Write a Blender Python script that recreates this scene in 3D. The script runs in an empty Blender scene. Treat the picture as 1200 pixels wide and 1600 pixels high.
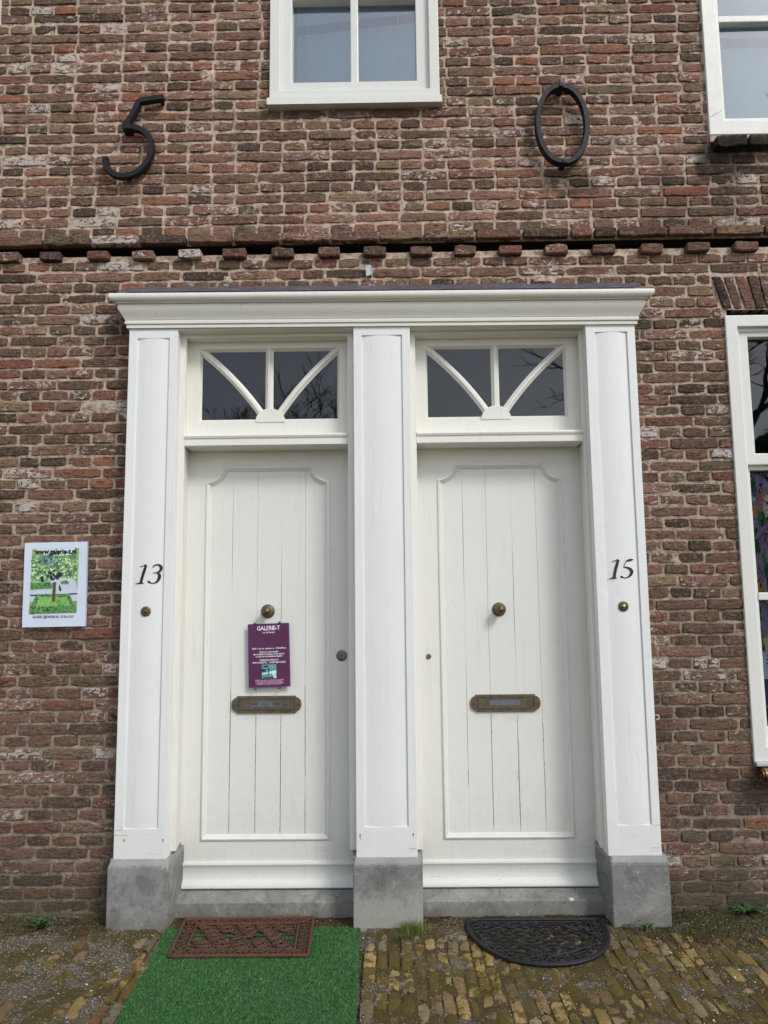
import bpy, bmesh, math, random
import numpy as np
from mathutils import Vector, Matrix
from mathutils.geometry import tessellate_polygon
random.seed(7); rng = np.random.default_rng(7)
scene = bpy.context.scene
COL = scene.collection
R = math.radians

# ------------------------------------------------------------------ camera
cd = bpy.data.cameras.new('camera'); cam = bpy.data.objects.new('camera', cd); COL.objects.link(cam)
cd.sensor_fit = 'VERTICAL'; cd.sensor_height = 24.0; cd.lens = 18.0; cd.clip_start = 0.05; cd.clip_end = 500
_r = Vector((0.99988227, 0.01118054, -0.01050917)); _u = Vector((0.01178525, -0.12097984, 0.992585)); _f = Vector((-0.00982624, 0.992592, 0.12109736))
cam.matrix_world = Matrix(((_r.x, _u.x, -_f.x, 0.0), (_r.y, _u.y, -_f.y, -3.67), (_r.z, _u.z, -_f.z, 1.4022), (0, 0, 0, 1)))
scene.camera = cam
# ------------------------------------------------------------------ sky, sun, exposure
SUN_DIR = Vector((0.80, -0.92, 1.05)).normalized()       # towards the bright part of the cloudy sky
elev = math.asin(SUN_DIR.z); azim = math.atan2(SUN_DIR.x, SUN_DIR.y)
w = bpy.data.worlds.new("World"); scene.world = w; w.use_nodes = True
nt = w.node_tree; nt.nodes.clear()
wo = nt.nodes.new('ShaderNodeOutputWorld'); bg = nt.nodes.new('ShaderNodeBackground')
sky = nt.nodes.new('ShaderNodeTexSky'); sky.sky_type = 'NISHITA'; sky.sun_disc = False
sky.sun_elevation = elev; sky.sun_rotation = azim; sky.dust_density = 1.2; sky.air_density = 1.0
hsv = nt.nodes.new('ShaderNodeHueSaturation'); hsv.inputs['Saturation'].default_value = 0.45
nt.links.new(sky.outputs[0], hsv.inputs['Color']); nt.links.new(hsv.outputs[0], bg.inputs['Color'])
bg.inputs['Strength'].default_value = 0.15; nt.links.new(bg.outputs[0], wo.inputs[0])
sl = bpy.data.lights.new('sun', 'SUN'); sl.energy = 1.35; sl.angle = R(14); sl.color = (1.0, 0.985, 0.965)
so = bpy.data.objects.new('sun', sl); COL.objects.link(so); so.rotation_euler = SUN_DIR.to_track_quat('Z', 'Y').to_euler()
scene.view_settings.view_transform = 'Standard'; scene.view_settings.look = 'None'
scene.view_settings.exposure = 0.42; scene.view_settings.gamma = 1.0; scene.view_settings.use_curve_mapping = False
scene.render.engine = 'CYCLES'; scene.cycles.max_bounces = 8; scene.cycles.transparent_max_bounces = 8

# ------------------------------------------------------------------ material helpers
def srgb(c):
    return tuple(((v/255)/12.92 if v/255 <= 0.04045 else ((v/255+0.055)/1.055)**2.4) for v in c)
class NT:
    def __init__(s, name):
        s.m = bpy.data.materials.new(name); s.m.use_nodes = True; s.t = s.m.node_tree
        s.b = s.t.nodes['Principled BSDF']; s.out = s.t.nodes['Material Output']
        s.geo = s.t.nodes.new('ShaderNodeNewGeometry'); s.pos = s.geo.outputs['Position']
    def n(s, typ, **kw):
        nd = s.t.nodes.new(typ)
        for k, v in kw.items(): setattr(nd, k, v)
        return nd
    def put(s, sock, v):
        if isinstance(v, bpy.types.NodeSocket): s.t.links.new(v, sock)
        else: sock.default_value = v
    def noise(s, scale, detail=4, rough=0.55, dist=0.0, stretch=None, vec=None, off=None):
        v = vec or s.pos
        if stretch or off:
            mp = s.n('ShaderNodeMapping'); s.put(mp.inputs[0], v)
            if stretch: mp.inputs['Scale'].default_value = stretch
            if off: mp.inputs['Location'].default_value = off
            v = mp.outputs[0]
        nd = s.n('ShaderNodeTexNoise'); s.put(nd.inputs['Vector'], v)
        nd.inputs['Scale'].default_value = scale; nd.inputs['Detail'].default_value = detail
        nd.inputs['Roughness'].default_value = rough; nd.inputs['Distortion'].default_value = dist
        return nd.outputs['Fac']
    def vor(s, scale, feature='F1', out='Color', vec=None, stretch=None):
        v = vec or s.pos
        if stretch:
            mp = s.n('ShaderNodeMapping'); s.put(mp.inputs[0], v); mp.inputs['Scale'].default_value = stretch; v = mp.outputs[0]
        nd = s.n('ShaderNodeTexVoronoi', feature=feature); s.put(nd.inputs['Vector'], v); nd.inputs['Scale'].default_value = scale
        return nd.outputs[out]
    def step(s, v, a, b):
        nd = s.n('ShaderNodeMapRange'); nd.interpolation_type = 'SMOOTHSTEP'
        s.put(nd.inputs[0], v); nd.inputs[1].default_value = a; nd.inputs[2].default_value = b
        return nd.outputs[0]
    def remap(s, v, a, b, c, d):
        nd = s.n('ShaderNodeMapRange'); s.put(nd.inputs[0], v)
        for i, q in enumerate((a, b, c, d)): nd.inputs[i+1].default_value = q
        return nd.outputs[0]
    def math(s, op, a, b=0.0, c=0.0):
        nd = s.n('ShaderNodeMath', operation=op); s.put(nd.inputs[0], a); s.put(nd.inputs[1], b)
        if op == 'MULTIPLY_ADD': s.put(nd.inputs[2], c)
        return nd.outputs[0]
    def mix(s, f, a, b, blend='MIX'):
        nd = s.n('ShaderNodeMix', data_type='RGBA', blend_type=blend)
        s.put(nd.inputs[0], f)
        s.put(nd.inputs[6], a if isinstance(a, bpy.types.NodeSocket) else (*a, 1.0))
        s.put(nd.inputs[7], b if isinstance(b, bpy.types.NodeSocket) else (*b, 1.0))
        return nd.outputs[2]
    def ramp(s, v, stops, interp='LINEAR'):
        nd = s.n('ShaderNodeValToRGB'); s.put(nd.inputs[0], v); nd.color_ramp.interpolation = interp
        e = nd.color_ramp.elements
        while len(e) < len(stops): e.new(0.5)
        for el, (p, c) in zip(e, stops): el.position = p; el.color = (*c, 1.0)
        return nd.outputs[0]
    def bump(s, h, strength, dist, prev=None):
        nd = s.n('ShaderNodeBump'); s.put(nd.inputs['Height'], h)
        nd.inputs['Strength'].default_value = strength; nd.inputs['Distance'].default_value = dist
        if prev is not None: s.put(nd.inputs['Normal'], prev)
        return nd.outputs[0]
    def sep(s):
        nd = s.n('ShaderNodeSeparateXYZ'); s.put(nd.inputs[0], s.pos); return nd.outputs
    def done(s, col=None, rough=None, normal=None, metal=None, spec=None):
        if col is not None: s.put(s.b.inputs['Base Color'], col if isinstance(col, bpy.types.NodeSocket) else (*col, 1.0))
        if rough is not None: s.put(s.b.inputs['Roughness'], rough)
        if normal is not None: s.put(s.b.inputs['Normal'], normal)
        if metal is not None: s.put(s.b.inputs['Metallic'], metal)
        if spec is not None: s.put(s.b.inputs['Specular IOR Level'], spec)
        return s.m

def blob(t, cx, cz, rx, rz):
    """soft round mask (0..1) on the wall round one spot, broken up by noise: a stain with a place of its own"""
    x, y, z = t.sep()
    dx = t.math('DIVIDE', t.math('SUBTRACT', x, cx), rx); dz = t.math('DIVIDE', t.math('SUBTRACT', z, cz), rz)
    d = t.math('SQRT', t.math('ADD', t.math('MULTIPLY', dx, dx), t.math('MULTIPLY', dz, dz)))
    d = t.math('ADD', d, t.remap(t.noise(9, 4), 0.3, 0.7, -0.35, 0.35))
    return t.step(d, 1.0, 0.35)
def wall_weather(t, col):
    x, y, z = t.sep()
    soot = None
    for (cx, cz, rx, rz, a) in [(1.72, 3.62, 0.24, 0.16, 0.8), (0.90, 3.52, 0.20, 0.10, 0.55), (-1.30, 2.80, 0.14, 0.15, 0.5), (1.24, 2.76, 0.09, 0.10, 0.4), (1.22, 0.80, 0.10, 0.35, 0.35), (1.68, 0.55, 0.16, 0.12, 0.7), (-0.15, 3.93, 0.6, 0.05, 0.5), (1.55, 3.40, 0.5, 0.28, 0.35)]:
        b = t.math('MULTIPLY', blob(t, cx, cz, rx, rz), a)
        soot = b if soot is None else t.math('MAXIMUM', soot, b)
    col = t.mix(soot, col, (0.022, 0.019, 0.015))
    # algae near the ground and along the damp foot
    g = t.math('ADD', z, t.remap(t.noise(5, 4), 0.3, 0.7, -0.16, 0.16))
    low = t.math('MULTIPLY', t.step(g, 0.36, 0.02), 0.62)
    col = t.mix(low, col, (0.060, 0.062, 0.034))
    grey = t.math('MULTIPLY', t.step(z, 1.7, 0.1), 0.22)
    return t.mix(grey, col, (0.085, 0.075, 0.062))
def brick_material(name, source):
    t = NT(name)
    if source == 'object':
        oi = t.n('ShaderNodeObjectInfo'); col, alpha = oi.outputs['Color'], oi.outputs['Alpha']
    else:
        at = t.n('ShaderNodeAttribute'); at.attribute_name = 'tint'; col, alpha = at.outputs['Color'], at.outputs['Alpha']
    fold = t.noise(30, 7, 0.68, 1.8, stretch=(0.5, 1, 2.0))
    fine = t.noise(170, 5, 0.7)
    grain = t.noise(60, 5, 0.65, 0.4)
    patch = t.noise(14, 3, 0.5)
    c = t.mix(t.remap(patch, 0.3, 0.7, 0, 0.45), col, t.mix(0.5, col, (0.17, 0.095, 0.065)))
    c = t.mix(t.step(fold, 0.53, 0.35), c, t.mix(0.80, c, (0.018, 0.013, 0.010)))
    c = t.mix(t.step(fine, 0.42, 0.30), c, t.mix(0.6, c, (0.02, 0.015, 0.012)))
    c = t.mix(t.step(grain, 0.50, 0.68), c, t.mix(0.38, c, (0.42, 0.32, 0.27)))
    c = t.mix(t.step(t.noise(38, 5, 0.7, 1.2, off=(7, 7, 1)), 0.58, 0.70), c, t.mix(0.5, c, (0.30, 0.23, 0.19)))
    lime = t.math('ADD', t.noise(34, 8, 0.72, 0.9, stretch=(0.85, 1, 1.3), off=(3, 1, 7)), t.math('MULTIPLY_ADD', alpha, 0.21, -0.095))
    lm = t.math('MULTIPLY', t.step(lime, 0.600, 0.640), t.remap(fine, 0.3, 0.6, 0.50, 1.0))
    c = t.mix(lm, c, (0.62, 0.56, 0.51))
    c = wall_weather(t, c)
    nrm = t.bump(fold, 0.9, 0.014); nrm = t.bump(grain, 0.7, 0.007, nrm); nrm = t.bump(fine, 0.5, 0.003, nrm)
    return t.done(c, 0.93, nrm, spec=0.25)
M = {}
M['brick'] = brick_material('brick_fired_clay', 'object')
M['brick_rest'] = brick_material('brick_fired_clay_joined', 'attribute')
def mortar():
    t = NT('lime_mortar'); x, y, z = t.sep()
    n1 = t.noise(7, 5, 0.6); n2 = t.noise(120, 6, 0.7); n3 = t.noise(35, 5, 0.6)
    c = t.mix(t.step(z, 0.4, 3.6), srgb((150, 138, 122)), srgb((203, 181, 162)))
    c = t.mix(t.remap(n1, 0.3, 0.7, 0, 0.5), c, srgb((166, 144, 128)))
    c = t.mix(t.step(n3, 0.55, 0.38), c, t.mix(0.55, c, (0.06, 0.045, 0.035)))
    c = t.mix(t.step(n2, 0.56, 0.72), c, srgb((212, 198, 180)))
    c = t.mix(t.step(n2, 0.44, 0.30), c, srgb((88, 72, 58)))
    c = wall_weather(t, c)
    nr = t.bump(n2, 0.7, 0.006); nr = t.bump(n3, 0.6, 0.010, nr)
    return t.done(c, 0.97, nr, spec=0.15)
M['mortar'] = mortar()
def paint(name, base, dirt=0.5, rough=0.38, streak=True):
    t = NT(name); x, y, z = t.sep()
    big = t.noise(2.2, 3, 0.5); mid = t.noise(18, 5, 0.6); st = t.noise(9, 5, 0.6, 0.3, stretch=(6, 6, 0.25))
    c = t.mix(t.remap(big, 0.3, 0.7, 0, 0.35), base, tuple(v*0.93 for v in base))
    if streak: c = t.mix(t.math('MULTIPLY', t.step(st, 0.56, 0.74), 0.22*dirt), c, (0.42, 0.40, 0.34))
    c = t.mix(t.math('MULTIPLY', t.step(mid, 0.64, 0.78), 0.30*dirt), c, (0.40, 0.37, 0.30))
    spk = t.noise(150, 2, 0.5); c = t.mix(t.math('MULTIPLY', t.step(spk, 0.76, 0.82), 0.6*dirt), c, (0.12, 0.10, 0.08))
    low = t.math('MULTIPLY', t.step(t.math('ADD', z, t.remap(mid, 0.3, 0.7, -0.12, 0.12)), 0.62, 0.15), 0.20*dirt)
    c = t.mix(low, c, (0.38, 0.36, 0.30))
    scf = t.noise(26, 7, 0.75, 1.2, stretch=(0.5, 1, 2.2), off=(11, 2, 3))
    foot = t.math('MULTIPLY', t.step(z, 0.75, 0.2), t.step(scf, 0.60, 0.68)); c = t.mix(t.math('MULTIPLY', foot, 0.45*dirt), c, (0.20, 0.18, 0.14))
    for (gx, gz) in ((-0.615, 0.90), (0.537, 0.90)):
        c = t.mix(t.math('MULTIPLY', blob(t, gx, gz, 0.20, 0.07), 0.16*dirt), c, (0.30, 0.28, 0.23))
    nr = t.bump(t.noise(60, 4, 0.5, stretch=(1.6, 1.6, 0.35)), 0.16, 0.004); nr = t.bump(t.noise(3, 2), 0.10, 0.03, nr)
    return t.done(c, t.remap(mid, 0.3, 0.7, rough-0.06, rough+0.12), nr)
M['paint'] = paint('white_gloss_paint', srgb((227, 228, 226)), 0.8)
M['door_paint'] = paint('cream_white_door_paint', srgb((222, 222, 216)), 0.9)
M['frame_paint'] = paint('cream_white_frame_paint', srgb((225, 223, 214)), 0.9)
M['window_paint'] = paint('white_window_paint', srgb((217, 217, 211)), 0.6)
def stone(name, patch):
    t = NT(name); x, y, z = t.sep()
    n1 = t.noise(6, 5, 0.6); n2 = t.noise(70, 6, 0.7); n3 = t.noise(22, 6, 0.7, 0.6)
    c = t.mix(t.remap(n1, 0.3, 0.7, 0, 1), srgb((108, 108, 106)), srgb((146, 145, 141)))
    c = t.mix(t.math('MULTIPLY', t.step(t.noise(9, 6, .7, .8, off=(4, 0, 2)), .50, .62), .5), c, srgb((86, 86, 84)))
    c = t.mix(t.step(n2, 0.44, 0.30), c, srgb((70, 72, 74)))
    c = t.mix(t.math('MULTIPLY', t.step(n3, 0.60, 0.70), 0.55), c, srgb((176, 174, 168)))
    c = t.mix(t.step(t.noise(95, 3, 0.5, off=(9, 2, 4)), 0.70, 0.76), c, srgb((208, 206, 200)))
    top = t.step(z, 0.262, 0.275); c = t.mix(t.math('MULTIPLY', top, 0.35), c, srgb((168, 168, 164)))
    low = t.step(t.math('ADD', z, t.remap(n3, 0.3, 0.7, -0.07, 0.07)), 0.09, 0.0)
    c = t.mix(t.math('MULTIPLY', low, 0.5), c, srgb((105, 100, 84)))
    if patch:   # cement repair smeared over the lower half
        pm = t.step(t.math('ADD', z, t.remap(t.noise(11, 7, 0.7), 0.3, 0.7, -0.08, 0.08)), 0.19, 0.09)
        c = t.mix(t.math('MULTIPLY', pm, 0.6), c, t.mix(n2, srgb((150, 150, 142)), srgb((178, 176, 166))))
    nr = t.bump(n2, 0.35, 0.003); nr = t.bump(n3, 0.3, 0.004, nr)
    return t.done(c, 0.78, nr, spec=0.35)
M['stone'] = stone('grey_bluestone', False); M['stone_patched'] = stone('grey_bluestone_cement_patched', True)
def simple(name, col, rough=0.5, metal=0.0, var=0.25, scale=40, bump=0.15, spec=None):
    t = NT(name); n = t.noise(scale, 5, 0.6)
    c = t.mix(t.remap(n, 0.3, 0.7, 0, 1), tuple(v*(1-var) for v in col), tuple(min(1, v*(1+var)) for v in col))
    return t.done(c, t.remap(n, 0.3, 0.7, max(0.02, rough-0.08), min(1, rough+0.08)), t.bump(n, bump, 0.002), metal, spec)
M['iron'] = simple('black_painted_iron', (0.0085, 0.0095, 0.012), 0.5, 0.0, 0.3, 60, 0.5, 0.3)
M['brass'] = simple('tarnished_brass', srgb((104, 90, 66)), 0.40, 0.7, 0.35, 70)
M['brass_dark'] = simple('dark_bronze', srgb((96, 86, 70)), 0.5, 0.35, 0.35, 50)
M['brass_bright'] = simple('worn_bright_brass', srgb((190, 160, 105)), 0.3, 0.9, 0.2, 50)
M['steel'] = simple('grey_steel', srgb((120, 120, 120)), 0.38, 0.8, 0.3, 90)
M['hole'] = simple('keyhole_black', (0.006, 0.006, 0.006), 0.8)
M['crack'] = simple('dirty_open_joint', srgb((120, 114, 102)), .9)
M['zinc'] = simple('galvanised_zinc', srgb((178, 186, 192)), 0.45, 0.3, 0.15, 60)
M['label'] = simple('grey_sticker', srgb((96, 104, 112)), 0.5, 0, 0.2, 120)
M['label_text'] = simple('dark_print', srgb((38, 40, 58)), 0.6)
M['black_print'] = simple('black_vinyl', (0.008, 0.008, 0.009), 0.45)
M['board'] = simple('white_plastic_board', srgb((206, 216, 232)), 0.42, 0, 0.05, 8, 0.05)
M['text_white'] = simple('white_print', srgb((235, 225, 235)), 0.6)
M['text_pink'] = simple('pale_pink_print', srgb((205, 160, 190)), 0.6)
M['purple'] = simple('purple_board', srgb((84, 34, 74)), 0.42, 0, 0.10, 10, 0.05)
M['purple_edge'] = simple('violet_board_edge', srgb((88, 50, 120)), 0.4)
M['lime_spot'] = simple('old_lime_splash', srgb((214, 210, 200)), 0.9)
M['rust'] = simple('rust', srgb((160, 120, 60)), 0.9)
def lead():
    t = NT('weathered_lead'); n = t.noise(45, 6, 0.7); s_ = t.noise(30, 4, 0.6, stretch=(0.2, 1, 3))
    c = t.mix(t.remap(n, 0.3, 0.7, 0, 1), srgb((48, 46, 56)), srgb((110, 108, 118)))
    c = t.mix(t.step(s_, 0.6, 0.72), c, srgb((170, 168, 172)))
    return t.done(c, 0.6, t.bump(n, 0.5, 0.004), 0.2)
M['lead'] = lead()
def glass(name='window_glass', ior=1.62, wav=0.004):
    t = NT(name); t.t.nodes.remove(t.b)
    tr = t.n('ShaderNodeBsdfTransparent'); tr.inputs[0].default_value = (0.93, 0.96, 0.96, 1)
    gl = t.n('ShaderNodeBsdfGlossy'); gl.inputs['Roughness'].default_value = 0.012; gl.inputs['Color'].default_value = (0.96, 0.98, 1, 1)
    fr = t.n('ShaderNodeFresnel'); fr.inputs['IOR'].default_value = ior
    nr = t.bump(t.noise(3.0, 1), wav, 0.3)
    t.put(gl.inputs['Normal'], nr)
    mx = t.n('ShaderNodeMixShader'); t.put(mx.inputs[0], fr.outputs[0]); t.t.links.new(tr.outputs[0], mx.inputs[1]); t.t.links.new(gl.outputs[0], mx.inputs[2])
    t.t.links.new(mx.outputs[0], t.out.inputs[0]); return t.m
M['glass'] = glass(); M['glass_double'] = glass('double_glazing', 2.9, 0.004); M['glass_right'] = glass('single_glazing_right', 2.3, 0.004)
M['room'] = simple('dim_room_surface', (0.028, 0.027, 0.030), 0.9, 0, 0.3, 3, 0)
M['blind'] = simple('pale_blue_grey_blind', srgb((204, 236, 255)), 0.8, 0, 0.06, 2, 0.05)
M['blind_pale'] = simple('pale_blue_blind', srgb((208, 238, 255)), 0.8, 0, 0.06, 2, 0.05)
M['blind_band'] = simple('grey_blind_hem', srgb((128, 142, 164)), 0.8, 0, 0.1, 6)
M['blind_band_pale'] = simple('soft_grey_blind_hem', srgb((160, 176, 194)), 0.8, 0, 0.1, 6)
M['cord'] = simple('white_cord', srgb((225, 232, 240)), 0.7)

# ------------------------------------------------------------------ mesh helpers
def soften(me, deg=35):
    me.shade_smooth()
    try: me.set_sharp_from_angle(angle=R(deg))
    except Exception: pass
    return me
def thing(name, label, cat, loc=(0, 0, 0), group=None):
    o = bpy.data.objects.new(name, None); COL.objects.link(o); o.empty_display_size = 0.05
    o.location = loc; o['label'] = label; o['category'] = cat
    if group: o['group'] = group
    return o
def wloc(o):
    v = Vector(o.location)
    while o.parent: o = o.parent; v += Vector(o.location)
    return v
def link(name, me, mat=None, parent=None, smooth=False, world=True):
    """link a mesh given in world coordinates; under a parent its vertices are shifted to the parent's frame"""
    if mat is not None and not me.materials: me.materials.append(mat)
    if parent is not None and world:
        me.transform(Matrix.Translation(-wloc(parent)))
    if smooth: me.shade_smooth()
    o = bpy.data.objects.new(name, me); COL.objects.link(o)
    if parent is not None: o.parent = parent
    return o
def tag(o, label, cat, group=None):
    o['label'] = label; o['category'] = cat
    if group: o['group'] = group
    return o
def solo(name, me, mat, label, cat, group=None, smooth=False):
    """a thing that is one mesh: give it an origin at its lowest centre"""
    co = np.empty(len(me.vertices)*3); me.vertices.foreach_get('co', co); co = co.reshape(-1, 3)
    c = Vector(((co[:, 0].min()+co[:, 0].max())/2, (co[:, 1].min()+co[:, 1].max())/2, co[:, 2].min()))
    me.transform(Matrix.Translation(-c)); o = link(name, me, mat, smooth=smooth); o.location = c
    return tag(o, label, cat, group)
def tomesh(bm, name='mesh', auto=None):
    me = bpy.data.meshes.new(name); bm.to_mesh(me); bm.free(); return me
def box(x0, x1, y0, y1, z0, z1, bev=0.0, bm=None):
    own = bm is None; bm = bm or bmesh.new()
    g = bmesh.ops.create_cube(bm, size=1.0)['verts']
    for v in g: v.co = Vector(((x0+x1)/2+v.co.x*(x1-x0), (y0+y1)/2+v.co.y*(y1-y0), (z0+z1)/2+v.co.z*(z1-z0)))
    if bev:
        es = list({e for v in g for e in v.link_edges})
        bmesh.ops.bevel(bm, geom=es, offset=bev, segments=2, profile=0.6, affect='EDGES')
    return tomesh(bm) if own else bm
def join(meshes):
    bm = bmesh.new()
    for m in meshes: bm.from_mesh(m); bpy.data.meshes.remove(m)
    return tomesh(bm)
def prism(outer, holes, y0, y1, back=False, bev=0.0):
    """polygon in the wall plane (x, z), holes cut out, from y0 (front) back to y1"""
    loops = [[Vector((x, z, 0)) for x, z in outer]] + [[Vector((x, z, 0)) for x, z in h] for h in holes]
    flat = [p for l in loops for p in l]; tris = tessellate_polygon(loops); n = len(flat)
    bm = bmesh.new()
    f = [bm.verts.new((p.x, y0, p.y)) for p in flat]; b = [bm.verts.new((p.x, y1, p.y)) for p in flat]
    for t in tris:
        try: bm.faces.new([f[i] for i in t])
        except ValueError: pass
        if back:
            try: bm.faces.new([b[i] for i in t])
            except ValueError: pass
    k = 0
    for l in loops:
        m = len(l)
        for i in range(m):
            j = (i+1) % m; bm.faces.new((f[k+i], f[k+j], b[k+j], b[k+i]))
        k += m
    bmesh.ops.recalc_face_normals(bm, faces=bm.faces)
    if bev:
        es = [e for e in bm.edges if all(abs(v.co.y-y0) < 1e-6 for v in e.verts) and len(e.link_faces) == 2 and abs(e.calc_face_angle(0)) > 1]
        bmesh.ops.bevel(bm, geom=es, offset=bev, segments=2, profile=0.6, affect='EDGES')
    return tomesh(bm)
def rect(x0, x1, z0, z1): return [(x0, z0), (x1, z0), (x1, z1), (x0, z1)]
def sweep(path, prof, fn, closed=False):
    """mitred sweep: path 2-D points, prof = [(offset to the left, height)], fn(a, b, h) -> 3-D"""
    n = len(path); rows = []
    for i in range(n):
        p = Vector(path[i])
        a = Vector(path[(i-1) % n]) if (closed or i > 0) else None
        c = Vector(path[(i+1) % n]) if (closed or i < n-1) else None
        d1 = (p-a).normalized() if a is not None else (c-p).normalized()
        d2 = (c-p).normalized() if c is not None else d1
        n1 = Vector((-d1.y, d1.x)); n2 = Vector((-d2.y, d2.x)); mt = (n1+n2)
        if mt.length < 1e-6: mt = n1
        mt.normalize(); k = 1.0/max(0.35, mt.dot(n1))
        rows.append([fn(p.x+mt.x*o*k, p.y+mt.y*o*k, h) for o, h in prof])
    bm = bmesh.new(); V = [[bm.verts.new(q) for q in r] for r in rows]
    for i in range(n if closed else n-1):
        A, B = V[i], V[(i+1) % n]
        for j in range(len(prof)-1): bm.faces.new((A[j], A[j+1], B[j+1], B[j]))
    if not closed:
        for r in (V[0], V[-1]):
            try: bm.faces.new(r)
            except ValueError: pass
    bmesh.ops.recalc_face_normals(bm, faces=bm.faces)
    return tomesh(bm)
def lathe(cx, cz, y, prof, seg=28):
    """profile [(radius, distance out of the wall)] turned about an axis square to the wall"""
    bm = bmesh.new(); rings = []
    for r, d in prof:
        if r < 1e-6: rings.append([bm.verts.new((cx, y-d, cz))]); continue
        rings.append([bm.verts.new((cx+r*math.cos(2*math.pi*i/seg), y-d, cz+r*math.sin(2*math.pi*i/seg))) for i in range(seg)])
    for A, B in zip(rings, rings[1:]):
        for i in range(seg):
            j = (i+1) % seg
            q = [A[i % len(A)], A[j % len(A)], B[j % len(B)], B[i % len(B)]]
            u = []
            for v in q:
                if v not in u: u.append(v)
            if len(u) > 2: bm.faces.new(u)
    bmesh.ops.recalc_face_normals(bm, faces=bm.faces)
    return soften(tomesh(bm), 50)
def catmull(pts, n=8, closed=False):
    P = [np.array(p, float) for p in pts]; out = []; m = len(P)
    for i in range(m if closed else m-1):
        a = P[(i-1) % m] if (closed or i > 0) else P[0]*2-P[1]
        b = P[i]; c = P[(i+1) % m]; d = P[(i+2) % m] if (closed or i+2 < m) else P[-1]*2-P[-2]
        for k in range(n):
            t = k/n; out.append(0.5*((2*b)+(-a+c)*t+(2*a-5*b+4*c-d)*t*t+(-a+3*b-3*c+d)*t**3))
    if not closed: out.append(P[-1])
    return out
def tube_verts(pts, rads, seg=6, closed=False, base=0, squash=1.0):
    P = [Vector(p) for p in pts]; n = len(P); V = []; F = []
    up = Vector((0.123, 0.2, 0.97))
    for i in range(n):
        d = (P[(i+1) % n]-P[i-1]) if (closed or 0 < i < n-1) else (P[1]-P[0] if i == 0 else P[-1]-P[-2])
        d.normalize(); a = d.cross(up)
        if a.length < 1e-4: a = d.cross(Vector((1, 0, 0)))
        a.normalize(); b = a.cross(d)
        r = rads[i] if hasattr(rads, '__len__') else rads
        for k in range(seg):
            th = 2*math.pi*k/seg; V.append(P[i]+a*(r*math.cos(th))+b*(r*squash*math.sin(th)))
    for i in range(n if closed else n-1):
        for k in range(seg):
            F.append((base+i*seg+k, base+i*seg+(k+1) % seg, base+((i+1) % n)*seg+(k+1) % seg, base+((i+1) % n)*seg+k))
    if not closed: F.append(tuple(base+k for k in range(seg))); F.append(tuple(base+(n-1)*seg+k for k in reversed(range(seg))))
    return V, F
def tubes(lines, seg=6):
    V = []; F = []
    for ln in lines:
        pts, r = ln[0], ln[1]; closed = ln[2] if len(ln) > 2 else False
        v, f = tube_verts(pts, r, seg, closed, len(V)); V += v; F += f
    me = bpy.data.meshes.new('mesh'); me.from_pydata([tuple(v) for v in V], [], F); return me
def bar(pts, width, y0, y1, closed=False):
    """flat bar following a line in the wall plane; width may vary along it"""
    n = len(pts); P = [Vector((p[0], p[1])) for p in pts]; bm = bmesh.new(); L = []
    for i in range(n):
        d = (P[(i+1) % n]-P[i-1]) if (closed or 0 < i < n-1) else (P[1]-P[0] if i == 0 else P[-1]-P[-2])
        d.normalize(); q = Vector((-d.y, d.x)); wd = (width[i] if hasattr(width, '__len__') else width)/2
        L.append([bm.verts.new((P[i].x+q.x*s*wd, y, P[i].y+q.y*s*wd)) for s, y in ((-0.8, y0), (0.8, y0), (1, y0*0.8+y1*0.2), (1, y1), (-1, y1), (-1, y0*0.8+y1*0.2))])
    for i in range(n if closed else n-1):
        A, B = L[i], L[(i+1) % n]
        for k in range(6): bm.faces.new((A[k], A[(k+1) % 6], B[(k+1) % 6], B[k]))
    if not closed: bm.faces.new(L[0]); bm.faces.new(L[-1])
    bmesh.ops.recalc_face_normals(bm, faces=bm.faces)
    return tomesh(bm)
def text(s, x, y, z, size, mat_unused=None, align='CENTER', ext=0.0002, bold=0.0, rot=0.0, sx=1.0, space=1.0):
    cu = bpy.data.curves.new('lettering', 'FONT'); cu.body = s; cu.size = size; cu.align_x = align; cu.align_y = 'CENTER'
    cu.extrude = ext; cu.offset = bold; cu.space_character = space; cu.resolution_u = 3
    o = bpy.data.objects.new('lettering', cu); COL.objects.link(o)
    dg = bpy.context.evaluated_depsgraph_get(); me = bpy.data.meshes.new_from_object(o.evaluated_get(dg))
    bpy.data.objects.remove(o); me.materials.clear()
    me.transform(Matrix.Translation((x, y, z)) @ Matrix.Rotation(rot, 4, 'Y') @ Matrix.Rotation(R(90), 4, 'X') @ Matrix.Diagonal((sx, 1, 1, 1)))
    return me
def noise2(nx, ny, cell, seed):
    """smooth value noise in -1..1 on an nx x ny grid, cell = feature size in grid steps"""
    g = np.random.default_rng(seed)
    gx, gy = int(nx/cell)+3, int(ny/cell)+3; L = g.uniform(-1, 1, (gx, gy))
    u = np.arange(nx)/cell; v = np.arange(ny)/cell; i = u.astype(int); j = v.astype(int)
    fu = u-i; fv = v-j; fu = fu*fu*(3-2*fu); fv = fv*fv*(3-2*fv)
    a = L[np.ix_(i, j)]; b = L[np.ix_(i+1, j)]; c = L[np.ix_(i, j+1)]; d = L[np.ix_(i+1, j+1)]
    fu = fu[:, None]; fv = fv[None, :]
    return (a*(1-fu)+b*fu)*(1-fv)+(c*(1-fu)+d*fu)*fv
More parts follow.
